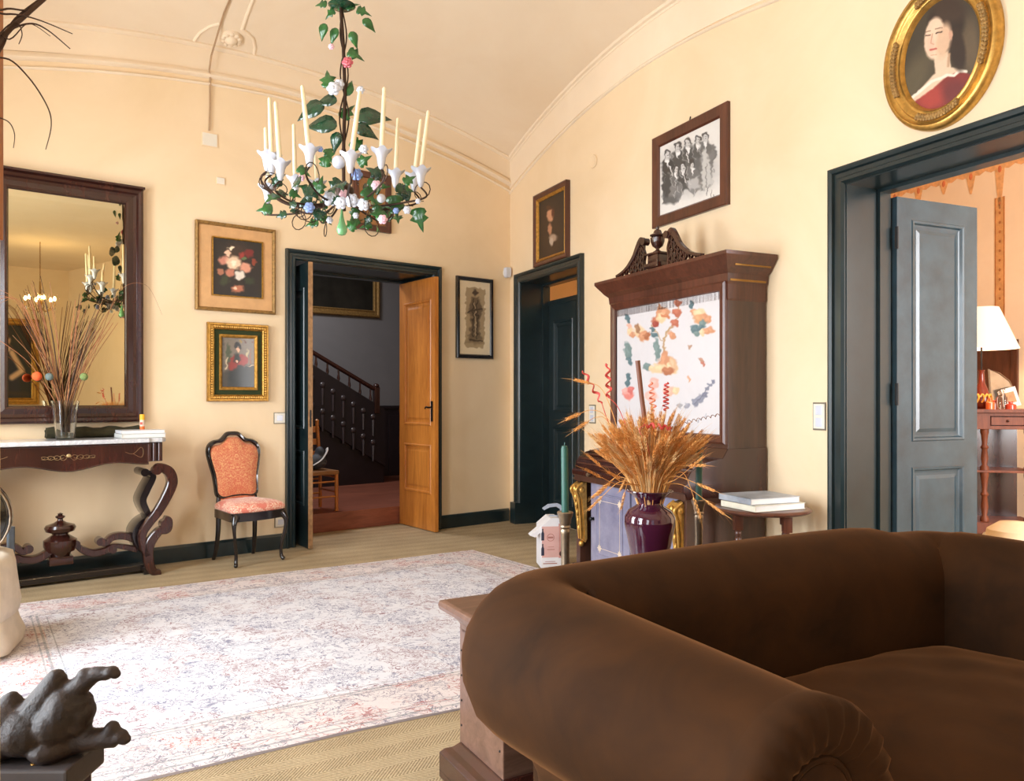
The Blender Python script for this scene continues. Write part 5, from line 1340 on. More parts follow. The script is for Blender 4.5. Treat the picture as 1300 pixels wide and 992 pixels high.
pc = thing('upholstered_chair', 'black framed chair upholstered in coral pink damask, left of the stair doorway', 'chair', (chx, chy, 0), R(47))
def chair_pt(u, v, yl):    # pixel onto the chair's plane y = yl
    ex = Vector((math.cos(R(47)), math.sin(R(47)))); ey = Vector((-ex.y, ex.x)); k = (u-CX)/F
    ox, oy = chx+ey.x*yl, chy+ey.y*yl
    Y = (ox*ey.x+oy*ey.y)/(k*ey.x+ey.y); X = k*Y
    return ((X-ox)*ex.x+(Y-oy)*ex.y, CZ-(v-HY)/F*Y)
BK = .15
zz = lambda zx, zy: (230+zx/2.156, 260+zy/2.156)
outer = [(115, 622), (88, 638), (60, 645), (48, 668), (55, 700), (68, 745), (74, 785), (92, 806), (140, 800), (192, 797), (190, 770), (192, 720), (202, 680), (198, 655), (170, 645), (142, 637)]
opts = [chair_pt(*zz(a, b), BK+.02) for a, b in outer]
xc_ = sum(p_[0] for p_ in opts)/len(opts)
# make the shield symmetrical about its middle
topz = max(p_[1] for p_ in opts); 
hw = [(0, topz), (.05, topz-.006), (.105, topz-.048), (.165, topz-.060), (.208, topz-.09), (.222, topz-.145), (.208, topz-.22), (.188, topz-.30), (.180, topz-.37), (.172, topz-.435), (.13, topz-.458), (.06, topz-.452), (0, topz-.45)]
hw = [(x, topz-(topz-z)*1.12) for x, z in hw]
hwm = [( -x, z) for x, z in hw[1:-1]][::-1]
shield = hw + hwm
def lean_y(z): return BK - .02 + (z-.45)*.16
sc_ = spline([(x, 0, z) for x, z in shield] + [(shield[0][0], 0, shield[0][1])], 5)[:-1]
m = MB(); rs = []
for d_, y_ in ((.0, .016), (.0, -.010), (.010, -.02), (.024, -.018), (.032, -.006), (.032, .012)):
    ring = []
    for q in sc_:
        cx_, cz_ = 0, topz-.24; dx, dz = q.x-cx_, q.z-cz_; L_ = math.hypot(dx, dz); s_ = (L_-d_)/L_
        z = cz_+dz*s_; ring.append(Vector((cx_+dx*s_, lean_y(z)+y_, z)))
    rs.append(ring)
rs.append(rs[0]); m.rings(rs, capa=False, capb=False); m.make('back_frame', M['ebony'], pc, smooth=True, angle=50)
m = MB(); rs = []
for s_, y_ in ((.94, .012), (.94, -.004), (.86, -.018), (.6, -.032), (.3, -.038), (.01, -.04)):
    rs.append([Vector((q.x*s_, lean_y(topz-.24+(q.z-topz+.21)*s_)+y_, topz-.24+(q.z-topz+.21)*s_)) for q in sc_])
m.rings(rs); m.make('backrest', M['damask'], pc, smooth=True, angle=60)
m = MB(); sf = [(-.205, -.21), (-.10, -.235), (0, -.242), (.10, -.235), (.205, -.21), (.215, -.16), (.185, .06), (.165, .165), (0, .18), (-.165, .165), (-.185, .06), (-.215, -.16)]
ring = spline([(a, b, 0) for a, b in sf]+[(sf[0][0], sf[0][1], 0)], 4)[:-1]
rs = [[Vector((q.x*s_, q.y*s_, z)) for q in ring] for s_, z in ((1, .335), (1, .395), (.97, .40), (.9, .40))]; m.rings(rs); m.make('seat_rail', M['ebony'], pc, smooth=True, angle=45)
m = MB(); rs = [[Vector((q.x*s_, q.y*s_, z)) for q in ring] for s_, z in ((.97, .398), (1.0, .415), (.99, .43), (.9, .452), (.7, .468), (.4, .475), (.05, .478))]; m.rings(rs); m.make('seat', M['damask2'], pc, smooth=True, angle=60)
for sx_ in (-1, 1):
    m = MB(); m.tube(spline([(sx_*.185, -.195, .37), (sx_*.21, -.222, .32), (sx_*.205, -.218, .24), (sx_*.185, -.20, .12), (sx_*.185, -.20, .04), (sx_*.197, -.222, .012)], 5), [.032, .032, .028, .024, .020, .018, .016, .015, .013, .013, .012, .012, .012, .012, .012, .012, .012, .013, .013, .013, .014, .014, .014, .015, .015, .012][:26], 10); m.make('leg', M['ebony'], pc, smooth=True)
    m = MB(); m.tube(spline([(sx_*.15, .14, .37), (sx_*.152, .145, .22), (sx_*.158, .165, .08), (sx_*.165, .195, .003)], 5), [.021, .014], 8); m.make('leg', M['ebony'], pc, smooth=True)
    m = MB(); m.tube(spline([(sx_*.155, .145, .36), (sx_*.152, .14, .43), (sx_*.150, lean_y(.5)+.004, .50), (sx_*.158, lean_y(.58)+.004, .60)], 5), [.020, .014], 10); m.make('back_post', M['ebony'], pc, smooth=True)
# ================================================================ IVY CHANDELIER
CY = 3.97
cc_ = world_px(440, 250, CY)
CX0, CY0 = cc_.x, cc_.y
chd = thing('ivy_chandelier', 'wrought ivy chandelier with green leaves, white porcelain cups and flowers', 'chandelier', (CX0, CY0, 2.10))
OFF = Vector((CX0, CY0, 2.10))
C = lambda u, v, dy=0: world_px(u, v, CY+dy) - OFF
M['leaf'] = plain('glossy_ivy_green', (38, 92, 40), .28, var=.45, scale=25, coat=.4)
M['leaf_dark'] = plain('deep_ivy_green', (24, 62, 40), .25, var=.4, scale=25, coat=.5)
def leaf(m, p, d, n_, size, kind=0, droop=.25):
    """one ivy leaf: base at p, pointing along d, facing n_"""
    d = Vector(d).normalized(); n_ = Vector(n_); n_ = (n_ - d*n_.dot(d))
    n_ = n_.normalized() if n_.length > 1e-4 else d.orthogonal().normalized(); s = d.cross(n_)
    if kind == 0: out = [(0, 0), (.12, -.08), (.34, -.02), (.44, .16), (.30, .28), (.50, .46), (.30, .56), (.16, .62), (.10, .84), (0, 1.06)]
    else: out = [(0, 0), (.14, .04), (.30, .22), (.34, .42), (.26, .62), (.12, .84), (0, 1.05)]
    def P(x, y): return p + (s*x + d*y)*size + n_*size*(.10*abs(x)*1.2 - droop*y*y)
    mid = [m.bm.verts.new(P(0, y)) for x, y in out]
    for sg in (-1, 1):
        edge = [m.bm.verts.new(P(sg*x, y)) for x, y in out]
        for i in range(len(out)-1): m._f([mid[i], mid[i+1], edge[i+1], edge[i]])
top_z = ceil_z(2.2, 2.6) - 2.10
m = MB(); q0 = C(437, 268); m.tube([q0, C(436, 200), C(438, 120), C(436, 60), C(432, 0), C(432, 0)*.0+Vector((C(432, 0).x, 0, top_z))], .009, 10)
for sg in (-1, 1): m.tube(spline([C(436+sg*6, 205), C(437-sg*6, 150), C(437+sg*5, 95), C(436-sg*4, 45), C(433+sg*4, -10)], 8), .004, 6)
m.lathe([(0, 0), (.03, .01), (.05, .05), (.05, .09), (.02, .12), (0, .13)], C(437, 262), 16)
m.lathe([(0, -.10), (.02, -.08), (.055, -.02), (.06, .0), (0, .0)], (C(432, 0).x, 0, top_z), 20)
m.make('stem', M['iron'], chd, smooth=True)
m = MB(); m.lathe([(0, 0), (.05, .0), (.07, .012), (.03, .03), (0, .032)], C(434, 10), 18); m.make('stem_collar', M['leaf_dark'], chd, smooth=True)
cups = [  # rim pixel, candle top pixel, side (-1 in front, 1 behind)
    (339, 196, 337.5, 162, .0), (345, 200, 342.5, 126, -.10), (356, 207, 350.5, 129, -.20), (375, 227, 373, 154, .28), (393, 189, 384.5, 107, -.33), (403, 232, 401, 197, .36),
    (445, 197, 454.5, 125, -.38), (484, 192, 487.5, 112, -.34), (502, 219, 505, 149, .30), (525.5, 223, 534, 147, .12), (534, 216, 543, 140, -.10), (340, 238, 340.5, 206, .12)]
cand = []
hub = C(437, 246)
for i, (u, v, tu, tv, dy) in enumerate(cups):
    rim = C(u, v, dy); top = C(tu, tv, dy); L_ = .30 if i not in (0, 5, 11) else (top-rim).length
    out_d = Vector((rim.x-hub.x, rim.y-hub.y, 0)); out_d = out_d.normalized() if out_d.length > .01 else Vector((0, -1, 0))
    foot = rim + Vector((0, 0, -.085))
    reach = math.hypot(rim.x-hub.x, rim.y-hub.y)
    m = MB()
    P = spline([hub, hub+out_d*reach*.35+Vector((0, 0, -.07)), hub+out_d*reach*.8+Vector((0, 0, -.045 - .02*(i % 3))), foot+out_d*.03+Vector((0, 0, -.05)), foot], 7)
    m.tube(P, [.006, .0045], 7)
    base_ = P[len(P)//2]; sidev = Vector((-out_d.y, out_d.x, 0))
    for q in range(2):                                  # wire curls
        c0 = P[int(len(P)*(.35+.3*q))]; r0 = .035+.012*((i+q) % 3); sg = 1 if q else -1
        pts = [c0 + out_d*(r0*math.sin(a)*(1-a/14)) + Vector((0, 0, sg*r0*(1-math.cos(a))*(1-a/14))) + sidev*.006*a for a in [k*.5 for k in range(14)]]
        m.tube(pts, [.003, .0022], 5)
    arm = m.make('arm', M['iron'], chd, smooth=True)
    m = MB(); tilt = (top-rim).normalized()
    rs = []
    for k, (r_, z) in enumerate(((.004, -.088), (.012, -.08), (.018, -.06), (.022, -.03), (.032, -.008), (.048, .006), (.046, .008), (.03, -.004), (.018, -.02), (.014, -.04))):
        ring = []
        for q in range(36):
            a = 2*PI*q/36; lob = 1+(.11*math.cos(5*a) if r_ > .03 else 0); ring.append(rim + Vector((r_*lob*math.cos(a), r_*lob*math.sin(a), z + (.006*math.cos(5*a) if r_ > .03 else 0))))
        rs.append(ring)
    m.rings(rs); m.make('porcelain_cup', M['white_china'], arm, smooth=True, angle=60)
    cand.append((u, rim + Vector((0, 0, -.036)) + OFF, tilt, L_+.036))
cand.sort(key=lambda q: q[0]+.01*q[1].z)
ORD = ['leftmost', 'second from the left', 'third from the left', 'fourth from the left', 'fifth from the left', 'sixth from the left', 'seventh from the left', 'sixth from the right', 'fifth from the right', 'fourth from the right', 'third from the right', 'second from the right', 'rightmost']
ORD = ORD[:6] + ['sixth from the right', 'fifth from the right', 'fourth from the right', 'third from the right', 'second from the right', 'rightmost']
for k, (u, p_, tl_, L_) in enumerate(cand):
    m = MB(); m.lathe([(0, 0), (.0125, 0), (.0115, L_*.5), (.009, L_-.006), (.005, L_), (0, L_)], n=16)
    o = m.make('ivory_candle', M['wax'], smooth=True, angle=50)
    o.location = p_; o.rotation_euler = tl_.to_track_quat('Z', 'Y').to_euler()
    tag(o, 'ivory taper candle in a porcelain cup of the ivy chandelier, %s' % ORD[k], 'candle', 'ivory candles on the ivy chandelier')
m = MB(); m2 = MB()
for (u, v, s_, ang, kd) in ((414, 6, .05, 170, 0), (454, 13, .06, -10, 0), (413, 30, .07, 250, 1), (461, 24, .07, -40, 1), (428, 36, .07, 240, 1), (446, 40, .07, -70, 1), (443, 66, .07, -20, 0), (418, 110, .085, 100, 0), (428, 128, .10, 175, 1), (412, 134, .14, 195, 1), (441, 122, .08, 80, 1), (428, 160, .15, 170, 1), (430, 168, .09, 250, 1), (452, 150, .15, 10, 1), (450, 160, .11, -20, 1), (436, 150, .08, 60, 0), (447, 180, .08, -30, 0),
                         (436, 12, .06, 120, 0), (440, 10, .06, 30, 0), (424, 14, .05, 210, 0)):
    a = R(ang); leaf(m if kd == 0 or s_ < .09 else m2, C(u, v, RNG.uniform(-.03, .01)), (math.cos(a), -.15, math.sin(a)), (0, -1, .25), s_*1.05, kd, .5)
for (u, v, s_) in ((352, 236, .07), (388, 247, .10), (384, 255, .08), (413, 211, .075), (431, 230, .085), (404, 244, .075), (468, 236, .10), (462, 242, .08), (484, 224, .08), (500, 250, .10), (497, 265, .09), (508, 240, .07), (452, 266, .06), (400, 275, .07), (345, 266, .07), (363, 272, .05), (520, 250, .07), (531, 266, .11), (445, 292, .05), (470, 277, .05), (456, 208, .07), (416, 190, .06), (375, 262, .05), (488, 275, .07), (350, 232, .06), (410, 262, .06), (478, 262, .06), (514, 232, .06)):
    a = RNG.uniform(0, 2*PI) if (u, v) != (531, 266) else -PI/2+.1
    leaf(m if RNG.rand() < .55 else m2, C(u, v, RNG.uniform(-.3, .15)), (math.cos(a), RNG.uniform(-.4, .2), math.sin(a)-.2), (RNG.uniform(-.4, .4), -1, RNG.uniform(-.2, .5)), s_, 0, .3)
for k in range(34):
    a = RNG.uniform(0, 2*PI); r_ = RNG.uniform(.18, .42); p_ = hub + Vector((math.cos(a)*r_, math.sin(a)*r_, RNG.uniform(-.10, .03)))
    b_ = RNG.uniform(0, 2*PI); leaf(m if k % 2 else m2, p_, (math.cos(b_), math.sin(b_), RNG.uniform(-.8, .3)), (RNG.uniform(-.5, .5), -1, .3), RNG.uniform(.045, .075), 0, .3)
fo = m.make('ivy_leaves', M['leaf'], chd, smooth=True, recalc=False, solid=.0015)
m2.make('dark_ivy_leaves', M['leaf_dark'], fo, smooth=True, recalc=False, solid=.0015)['label'] = 'darker ivy leaves'
def flower(u, v, dy, r, mtl, n_=6, name='porcelain_flower', lab=None):
    m = MB(); p_ = C(u, v, dy)
    for lay_ in range(2):
        for k in range(n_):
            a = 2*PI*k/n_ + lay_*.5; rr_ = r*(.50-.20*lay_)
            mt = Matrix.Rotation(R(90-28*(1+lay_*.8)), 4, 'X').to_3x3()
            m.blob(p_ + Vector((rr_*math.cos(a), -.006-.01*lay_, rr_*math.sin(a))), (r*.34, r*.14, r*.34), 8, 5)
    m.blob(p_+Vector((0, -.016, 0)), (r*.26,)*3, 8, 6)
    o = m.make(name, mtl, chd, smooth=True)
    if lab: o['label'] = lab
blue = plain('blue_glaze', (132, 158, 214), .25, coat=.4, var=.15); pink = plain('pink_glaze', (228, 186, 200), .25, coat=.4, var=.1); rose = plain('rose_glaze', (196, 92, 104), .3, coat=.4, var=.2)
for (u, v, dy, r, mt, lb) in ((441.5, 80, -.02, .036, rose, 'deep pink porcelain rose'), (421, 60, -.02, .020, pink, 'small pale pink flower'), (424, 113, -.02, .045, M['white_china'], None), (431, 108, .0, .036, M['white_china'], None), (458, 115, -.02, .026, M['white_china'], None),
    (453, 222, -.3, .036, blue, 'blue porcelain flower'), (393, 264, -.2, .034, blue, 'blue porcelain flower'), (462, 190, -.1, .030, M['white_china'], None), (383, 226, -.1, .024, pink, 'pink porcelain flower'), (478, 236, -.25, .032, pink, 'pink porcelain flower'),
    (420, 252, -.15, .050, M['white_china'], None), (433, 258, -.2, .040, M['white_china'], None), (447, 255, -.2, .044, M['white_china'], None), (462, 260, -.2, .040, M['white_china'], None), (437, 247, -.1, .030, pink, 'pink porcelain flower'), (419, 280, -.1, .022, M['white_china'], None), (486, 279, -.2, .030, pink, 'pink porcelain flower'), (517, 267, -.1, .026, M['white_china'], None), (452, 274, -.1, .020, M['white_china'], None), (531, 256, -.1, .018, M['white_china'], None), (503, 268, -.1, .020, blue, 'blue porcelain flower'), (407, 190, -.3, .018, blue, 'blue porcelain flower')):
    flower(u, v, dy, r, mt, 6, lab=lb)
m = MB(); m.blob(C(430, 206, -.3), .032, 18, 12); m.blob(C(484, 252, -.2), .022, 14, 10); m.make('porcelain_bud', M['white_china'], chd, smooth=True)
t = NT('pale_green_glass'); t.col(lin((150, 226, 160))); t.set(Roughness=.08, Transmission_Weight=.45, IOR=1.4, Coat_Weight=.5); M['mint'] = t.m
m = MB(); m.lathe([(0, -.058), (.018, -.052), (.027, -.036), (.026, -.018), (.016, .01), (.009, .04), (.005, .075), (0, .075)], C(434, 285, -.02), 20); m.tube([C(434, 268, -.02), C(434, 262, -.02)], .003, 5); m.make('glass_drop', M['mint'], chd, smooth=True)['label'] = 'pale green glass drop'

# ================================================================ LEFT FOREGROUND: carved figure, armchair, door post, branches
M['oldwood'] = plain('old_carved_walnut', (40, 28, 24), .55, var=.5, scale=20, bump=.6, bscale=70, coat=.0)
SY = 1.15
S_ = lambda u, v, dy=0: world_px(u, v, SY+dy)
base = S_(60, 955); stt = thing('carved_figure', 'dark carved wooden figure with two outstretched legs on a dark plinth, lower left corner', 'carving', (base.x, SY, base.z))
OB = Vector((base.x, SY, base.z))
def remesh_blobs(name, items, mtl, parent, vox=.004, off=Vector((0, 0, 0)), sm=4):
    m = MB()
    for it in items:
        if it[0] == 'b': m.blob(it[1]-off, it[2], 16, 10)
        else: m.tube(spline([p_-off for p_ in it[1]], 5), it[2], 12)
    o = m.make(name, mtl, parent, smooth=True)
    r_ = o.modifiers.new('remesh', 'REMESH'); r_.mode = 'VOXEL'; r_.voxel_size = vox; r_.use_smooth_shade = True
    s_ = o.modifiers.new('smooth', 'SMOOTH'); s_.factor = .6; s_.iterations = sm
    return o
it = [('b', S_(38, 925), (.055, .05, .038)), ('b', S_(10, 925), (.045, .05, .042)), ('b', S_(76, 915), (.034, .045, .036)), ('b', S_(86, 900), (.030, .04, .036)), ('b', S_(-15, 935), (.05, .05, .05)),
      ('b', S_(64, 903), (.022, .03, .024)), ('b', S_(90, 896), (.022, .03, .020)), ('b', S_(70, 945), (.035, .045, .025)),
      ('t', [S_(45, 915), S_(62, 885), S_(72, 862), S_(74, 856)], [.034, .022, .010, .007]), ('t', [S_(5, 925), S_(12, 900), S_(16, 884)], [.034, .024, .012]),
      ('t', [S_(66, 880), S_(70, 862), S_(69, 851)], [.014, .009, .007]), ('b', S_(72, 857), (.011, .012, .008)), ('b', S_(80, 860), (.006, .008, .005)), ('b', S_(15, 884), (.009, .01, .007)),
      ('b', S_(102, 893), (.016, .025, .016)), ('b', S_(107, 905), (.014, .025, .018)), ('b', S_(100, 918), (.018, .026, .018)), ('b', S_(108, 900), (.009, .012, .010)),
      ('t', [S_(88, 882), S_(100, 872), S_(112, 862), S_(124, 856), S_(140, 856)], [.018, .014, .0115, .0095, .0085, .009]),
      ('b', S_(109, 857), (.013, .014, .010)), ('b', S_(141, 853), (.011, .013, .008)), ('b', S_(147, 857), (.007, .010, .006)),
      ('t', [S_(82, 945), S_(100, 941), S_(120, 939), S_(138, 937), S_(150, 938)], [.020, .017, .0135, .011, .012, .013]),
      ('b', S_(142, 926), (.011, .014, .012)), ('b', S_(152, 935), (.012, .014, .010)), ('b', S_(159, 940), (.008, .012, .006))]
remesh_blobs('carved_body', it, M['oldwood'], stt, .003, OB, 1)
m = MB(); m.box(-.20, .057, -.05, .055, -.042, -.004, .004); 
c_ = S_(60, 955)
m.make('plinth', plain('charcoal_plinth', (62, 56, 56), .5, var=.3, scale=10, coat=.15), stt)
m = MB(); m.blob((.0, -.03, -.003), (.006, .006, .002), 10, 6); m.make('peg', M['brass'], stt, smooth=True)
ped = thing('pedestal', 'dark pedestal carrying the carved figure in the lower left corner', 'pedestal', (base.x-.075, SY, .001))
zt2 = base.z-.0425
m = MB(); m.box(-.115, .115, -.045, .050, zt2-.03, zt2-.001, .004); m.make('top', M['ebony'], ped)
m = MB(); m.box(-.09, .09, -.035, .04, .04, zt2-.03, .006); m.make('column', M['ebony'], ped)
m = MB(); m.box(-.15, .15, -.12, .12, 0, .04, .006); m.make('foot', M['ebony'], ped)

# armchair at the left edge: dark polished rounded back, pale loose cover
AX = thing('armchair', 'dark polished round-backed armchair with a pale loose cover at the left edge', 'armchair', (-2.78, 3.78, .0125), R(24))
m = MB(); pts = []
for k in range(25):
    a = PI*k/24*1.0; pts.append((-.05+.34*math.cos(a)*1.0, .05+.05*math.sin(a), .56+.30*math.sin(a)))
ring_o = [(.285*math.cos(2*PI*k/40), .24*math.sin(2*PI*k/40)) for k in range(40)]
m.rings([[Vector((x*s_, .02+y_, .64+z*s_)) for x, z in ring_o] for s_, y_ in ((.90, .05), (1, .03), (1, -.02), (.93, -.045), (.6, -.05), (.02, -.05))])
m.make('back', plain('polished_black_olive', (36, 34, 26), .15, var=.3, coat=.7), AX, smooth=True, angle=60)
m = MB(); m.tube([Vector((x*1.0, -.035, .64+z*1.0)) for x, z in ring_o+ring_o[:1]], .005, 8, caps=False); m.make('metal_rim', M['pewter'], AX, smooth=True)
m = MB(); rs = []
for z, s_ in ((.012, 1.05), (.06, 1.07), (.12, 1.0), (.165, .97), (.17, 1.0), (.22, 1.03), (.30, 1.0), (.40, .97), (.45, .93), (.47, .80), (.475, .3)):
    ring = []
    for k in range(64):
        a = 2*PI*k/64; w_ = 1+.018*math.sin(a*9+z*6)*(1.2-z)
        ring.append(Vector((.31*s_*w_*(abs(math.cos(a))**.6)*math.copysign(1, math.cos(a)), -.04+.29*s_*w_*(abs(math.sin(a))**.6)*math.copysign(1, math.sin(a)), z)))
    rs.append(ring)
m.rings(rs); m.make('loose_cover', M['pale'], AX, smooth=True, angle=70)
for sx_, sy_ in ((-.24, .27), (.24, .27), (-.24, -.25), (.24, -.25)):
    m = MB(); m.tube([(sx_, sy_, 0), (sx_, sy_*.95, .55)], [.014, .02], 10); m.make('leg', plain('blue_grey_metal', (110, 122, 134), .3, .6) if 'bgm' not in M else M['bgm'], AX, smooth=True)

# slim post close by at the left edge
p0 = world_px(6, 300, 1.0)
m = MB(); PX = -645/982*1.03; m.box(PX-.06, PX, .97, 1.03, p0.z, 2.6, .002); struct('trim_50', m, M['oak'])
m = MB(); m.box(PX-.062, PX-.003, .972, 1.028, 0, p0.z, .002); struct('trim_51', m, plain('cream_paint', (226, 206, 160), .5))
# tall branches above it
m = MB()
W_ = lambda u, v, dy=0: world_px(u, v, .98+dy)
root = W_(-75, 200)
for pts, r0, r1 in (([(-75, 200), (-20, 90), (5, 46), (32, 20), (62, -6)], .0045, .0025), ([(-75, 200), (-25, 100), (2, 60), (20, 24), (70, -14)], .003, .0015), ([(-60, 160), (-20, 30), (5, 12), (30, 13), (45, 10)], .002, .0008),
    ([(-60, 160), (-20, 30), (8, 18), (45, 24), (92, 43)], .002, .0006), ([(-60, 170), (-20, 60), (8, 40), (38, 30), (60, 38), (89, 62)], .002, .0007), ([(-70, 190), (-30, 90), (6, 74), (36, 98), (60, 135), (65, 160), (58, 190)], .0016, .0005), ([(-70, 190), (-30, 150), (6, 152), (18, 168), (17, 188)], .0012, .0004), ([(-60, 180), (-10, 60), (18, 28), (28, 42), (24, 56)], .0012, .0005), ([(-70, 170), (-20, 44), (12, 50), (36, 30), (64, 46)], .0014, .0004)):
    m.tube(spline([W_(u, v, .01*k) for k, (u, v) in enumerate(pts)], 6), [r0, r1], 5)
m.tube([root, root+Vector((-.03, .0, -.9))], .006, 6)
tall = m.make('bare_branches', M['twig3'], smooth=True); tag(tall, 'bare brown branches arching in from the top left corner', 'branches', kind='stuff')
bv = thing('floor_vase', 'tall dark floor vase at the far left edge holding the bare branches', 'vase', (root.x-.03, .98, .001))
m = MB(); m.lathe([(0, 0), (.07, 0), (.09, .1), (.095, .3), (.06, .5), (.035, .62), (.045, .66), (.035, .64), (.02, .55), (0, .5)], n=28); m.make('vase_body', M['ebony'], bv, smooth=True)

# ================================================================ BEHIND THE VIEWER (seen in the mirror): lit chandelier, large portrait
lx, ly, lz = 2.23, -.19, 2.75
lc = thing('crystal_chandelier', 'small lit crystal chandelier seen glowing in the mirror', 'chandelier', (lx, ly, lz))
m = MB(); m.tube([(0, 0, .0), (0, 0, 3.66-lz)], .006, 8); m.lathe([(0, -.2), (.03, -.18), (.015, -.1), (.04, -.02), (.015, .06), (.01, .3), (0, .3)], n=16); m.make('stem', M['brass'], lc, smooth=True)
t = NT('glowing_bulb'); t.b.inputs['Emission Color'].default_value = (1, .78, .42, 1); t.b.inputs['Emission Strength'].default_value = 30; M['bulb'] = t.m
m = MB(); m3 = MB(); m4 = MB()
for k in range(6):
    a = PI/3*k; e_ = Vector((.2*math.cos(a), .2*math.sin(a), 0))
    m.tube(spline([Vector((0, 0, -.1)), e_*.5+Vector((0, 0, -.16)), e_+Vector((0, 0, -.08)), e_+Vector((0, 0, .0))], 5), .005, 6)
    m3.lathe([(0, 0), (.016, .01), (.021, .035), (.013, .06), (0, .075)], e_, 10)
    for q in range(5): b = a+q*.2; m4.lathe([(0, 0), (.008, .012), (.006, .03), (0, .045)], Vector((.21*math.cos(b), .21*math.sin(b), -.13-.01*(q % 2))), 6)
    for q in range(4): m4.lathe([(0, 0), (.007, .010), (.005, .024), (0, .036)], Vector((.11*math.cos(a+q*.25), .11*math.sin(a+q*.25), -.22+.03*(q % 2))), 6)
m.make('arms', M['brass'], lc, smooth=True); m3.make('bulbs', M['bulb'], lc, smooth=True); m4.make('crystals', M['glass'], lc)
lamp('chandelier_light', 'POINT', (lx, ly, lz+.05), 60, (1, .74, .40), .03)
x_r, _y = LW.loc(4.32, -2.34)
BW_ = Frame(LW.pt(0, yb)[0], LW.pt(0, yb)[1], LW.ang+PI)    # facing the back wall
bx = BW_.loc(4.32, -2.34)[0]
x0, x1, z0, z1 = bx, bx+1.25, 1.12, 2.70
p = wall_thing('framed_painting', 'large dark portrait in a gold frame, seen reflected in the mirror', 'painting', BW_, (x0+x1)/2, z0)
if True:
    m = MB(); m.frame(x0, x1, z0, z1, FP(.13, .07)); m.make('picture_frame', M['gold'], p)
    sh = [('e', .42, .2, .10, .10, 0, (196, 156, 120), .3), ('e', .42, .12, .12, .08, 0, (40, 30, 22), .4), ('p', [(.3, .3), (.55, .3), (.7, .6), (.75, .98), (.15, .98), (.22, .55)], (34, 34, 44), .05), ('l', [(.30, .38), (.14, .62), (.30, .72)], .08, (206, 170, 136), .04), ('l', [(.56, .38), (.75, .55), (.86, .45)], .07, (206, 170, 136), .04), ('e', .42, .33, .10, .05, 0, (210, 176, 146), .3), ('l', [(.05, .95), (.95, .9)], .05, (60, 44, 28), .05)]
    canvas('canvas', BW_, x0+.125, x1-.125, z0+.125, z1-.125, .03, (32, 30, 20), sh, p, res=.012, px=False); shift(p)

# ================================================================ STAIR HALL
yh = LT + 2.75
HP = lambda u, v, d: LW.px(u, v, -d)
hp_d = yh-.02
a, b = HP(482, 400, hp_d); a0_, _ = HP(396, 400, hp_d)
p = wall_thing('framed_painting', 'dark painting in a dull gilt frame high in the stair hall', 'painting', LW, a-.5, b, -yh+.0)
x1, z0 = HP(482, 404, yh-.03); x0 = HP(392, 404, yh-.03)[0]-.5; z1 = z0+.85
m = MB(); m.frame(x0, x1, z0, z1, FP(.10, .05), yh-.002); m.make('picture_frame', M['gold_dull'], p)
m = MB(); m.box(x0+.05, x1-.05, yh-.022, yh-.004, z0+.05, z1-.05); m.make('canvas', plain('near_black_painting', (30, 28, 24), .4, var=.6, scale=6), p); shift(p)
# dark dado and staircase
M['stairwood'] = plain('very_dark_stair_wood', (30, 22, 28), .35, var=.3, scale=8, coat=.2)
xd, zd = HP(512, 516, yh-.05)
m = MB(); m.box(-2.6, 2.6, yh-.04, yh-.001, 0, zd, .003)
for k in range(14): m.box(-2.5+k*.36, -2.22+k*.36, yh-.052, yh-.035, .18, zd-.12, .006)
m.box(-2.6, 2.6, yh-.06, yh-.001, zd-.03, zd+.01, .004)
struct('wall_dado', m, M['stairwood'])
bpy.data.objects['wall_dado'].matrix_world = LW.mat()
ys0, ys1 = yh-.75, yh-.10
A1 = HP(400, 470, ys0); A2 = HP(478, 520, ys0); slope = (A2[1]-A1[1])/(A2[0]-A1[0])
stair = thing('staircase', 'very dark wooden staircase with a carved string rising to the left in the hall', 'staircase', LW.pt(A2[0], ys0, .0), LW.ang)
X = lambda x: x - A2[0]
m = MB(); xl2 = -2.3
def zl_(x): return A2[1] + slope*(x-A2[0])
n_st = 12; step_w = (A2[0]+.12-xl2)/n_st
poly = [(X(A2[0]+.12), .171)]
for k in range(n_st):
    x = A2[0]+.12-k*step_w; z = zl_(x-step_w)-.55*0 - .30
    poly += [(X(x), max(z, .2)), (X(x-step_w), max(z, .2))]
poly += [(X(xl2), .171)]
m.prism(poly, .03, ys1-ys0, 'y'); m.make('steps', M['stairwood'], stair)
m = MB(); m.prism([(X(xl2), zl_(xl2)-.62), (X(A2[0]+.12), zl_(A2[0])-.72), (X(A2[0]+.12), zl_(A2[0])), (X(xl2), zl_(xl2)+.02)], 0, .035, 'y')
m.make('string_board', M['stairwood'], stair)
m = MB()
for k in range(12):
    for j in range(2):
        x = A2[0]-.05-k*.135; z = zl_(x)-.12-.32*j; m.blob((X(x), -.004, z), (.035, .018, .035), 10, 6)
        m.tube([(X(x), -.004, z-.04), (X(x), -.004, z-.24)], [.02, .012], 6)
m.make('carved_bosses', plain('worn_boss_wood', (64, 56, 58), .3, coat=.4), stair, smooth=True)
H1 = HP(402, 450, ys0); H2 = HP(474, 493, ys0); sl2 = (H2[1]-H1[1])/(H2[0]-H1[0])
m = MB(); xa = -2.3; m.tube([(X(xa), .02, H1[1]+sl2*(xa-H1[0])), (X(H2[0]), .02, H2[1]), (X(H2[0]+.09), .02, H2[1]-.01)], .028, 10); m.make('handrail', M['mahog'], stair, smooth=True)
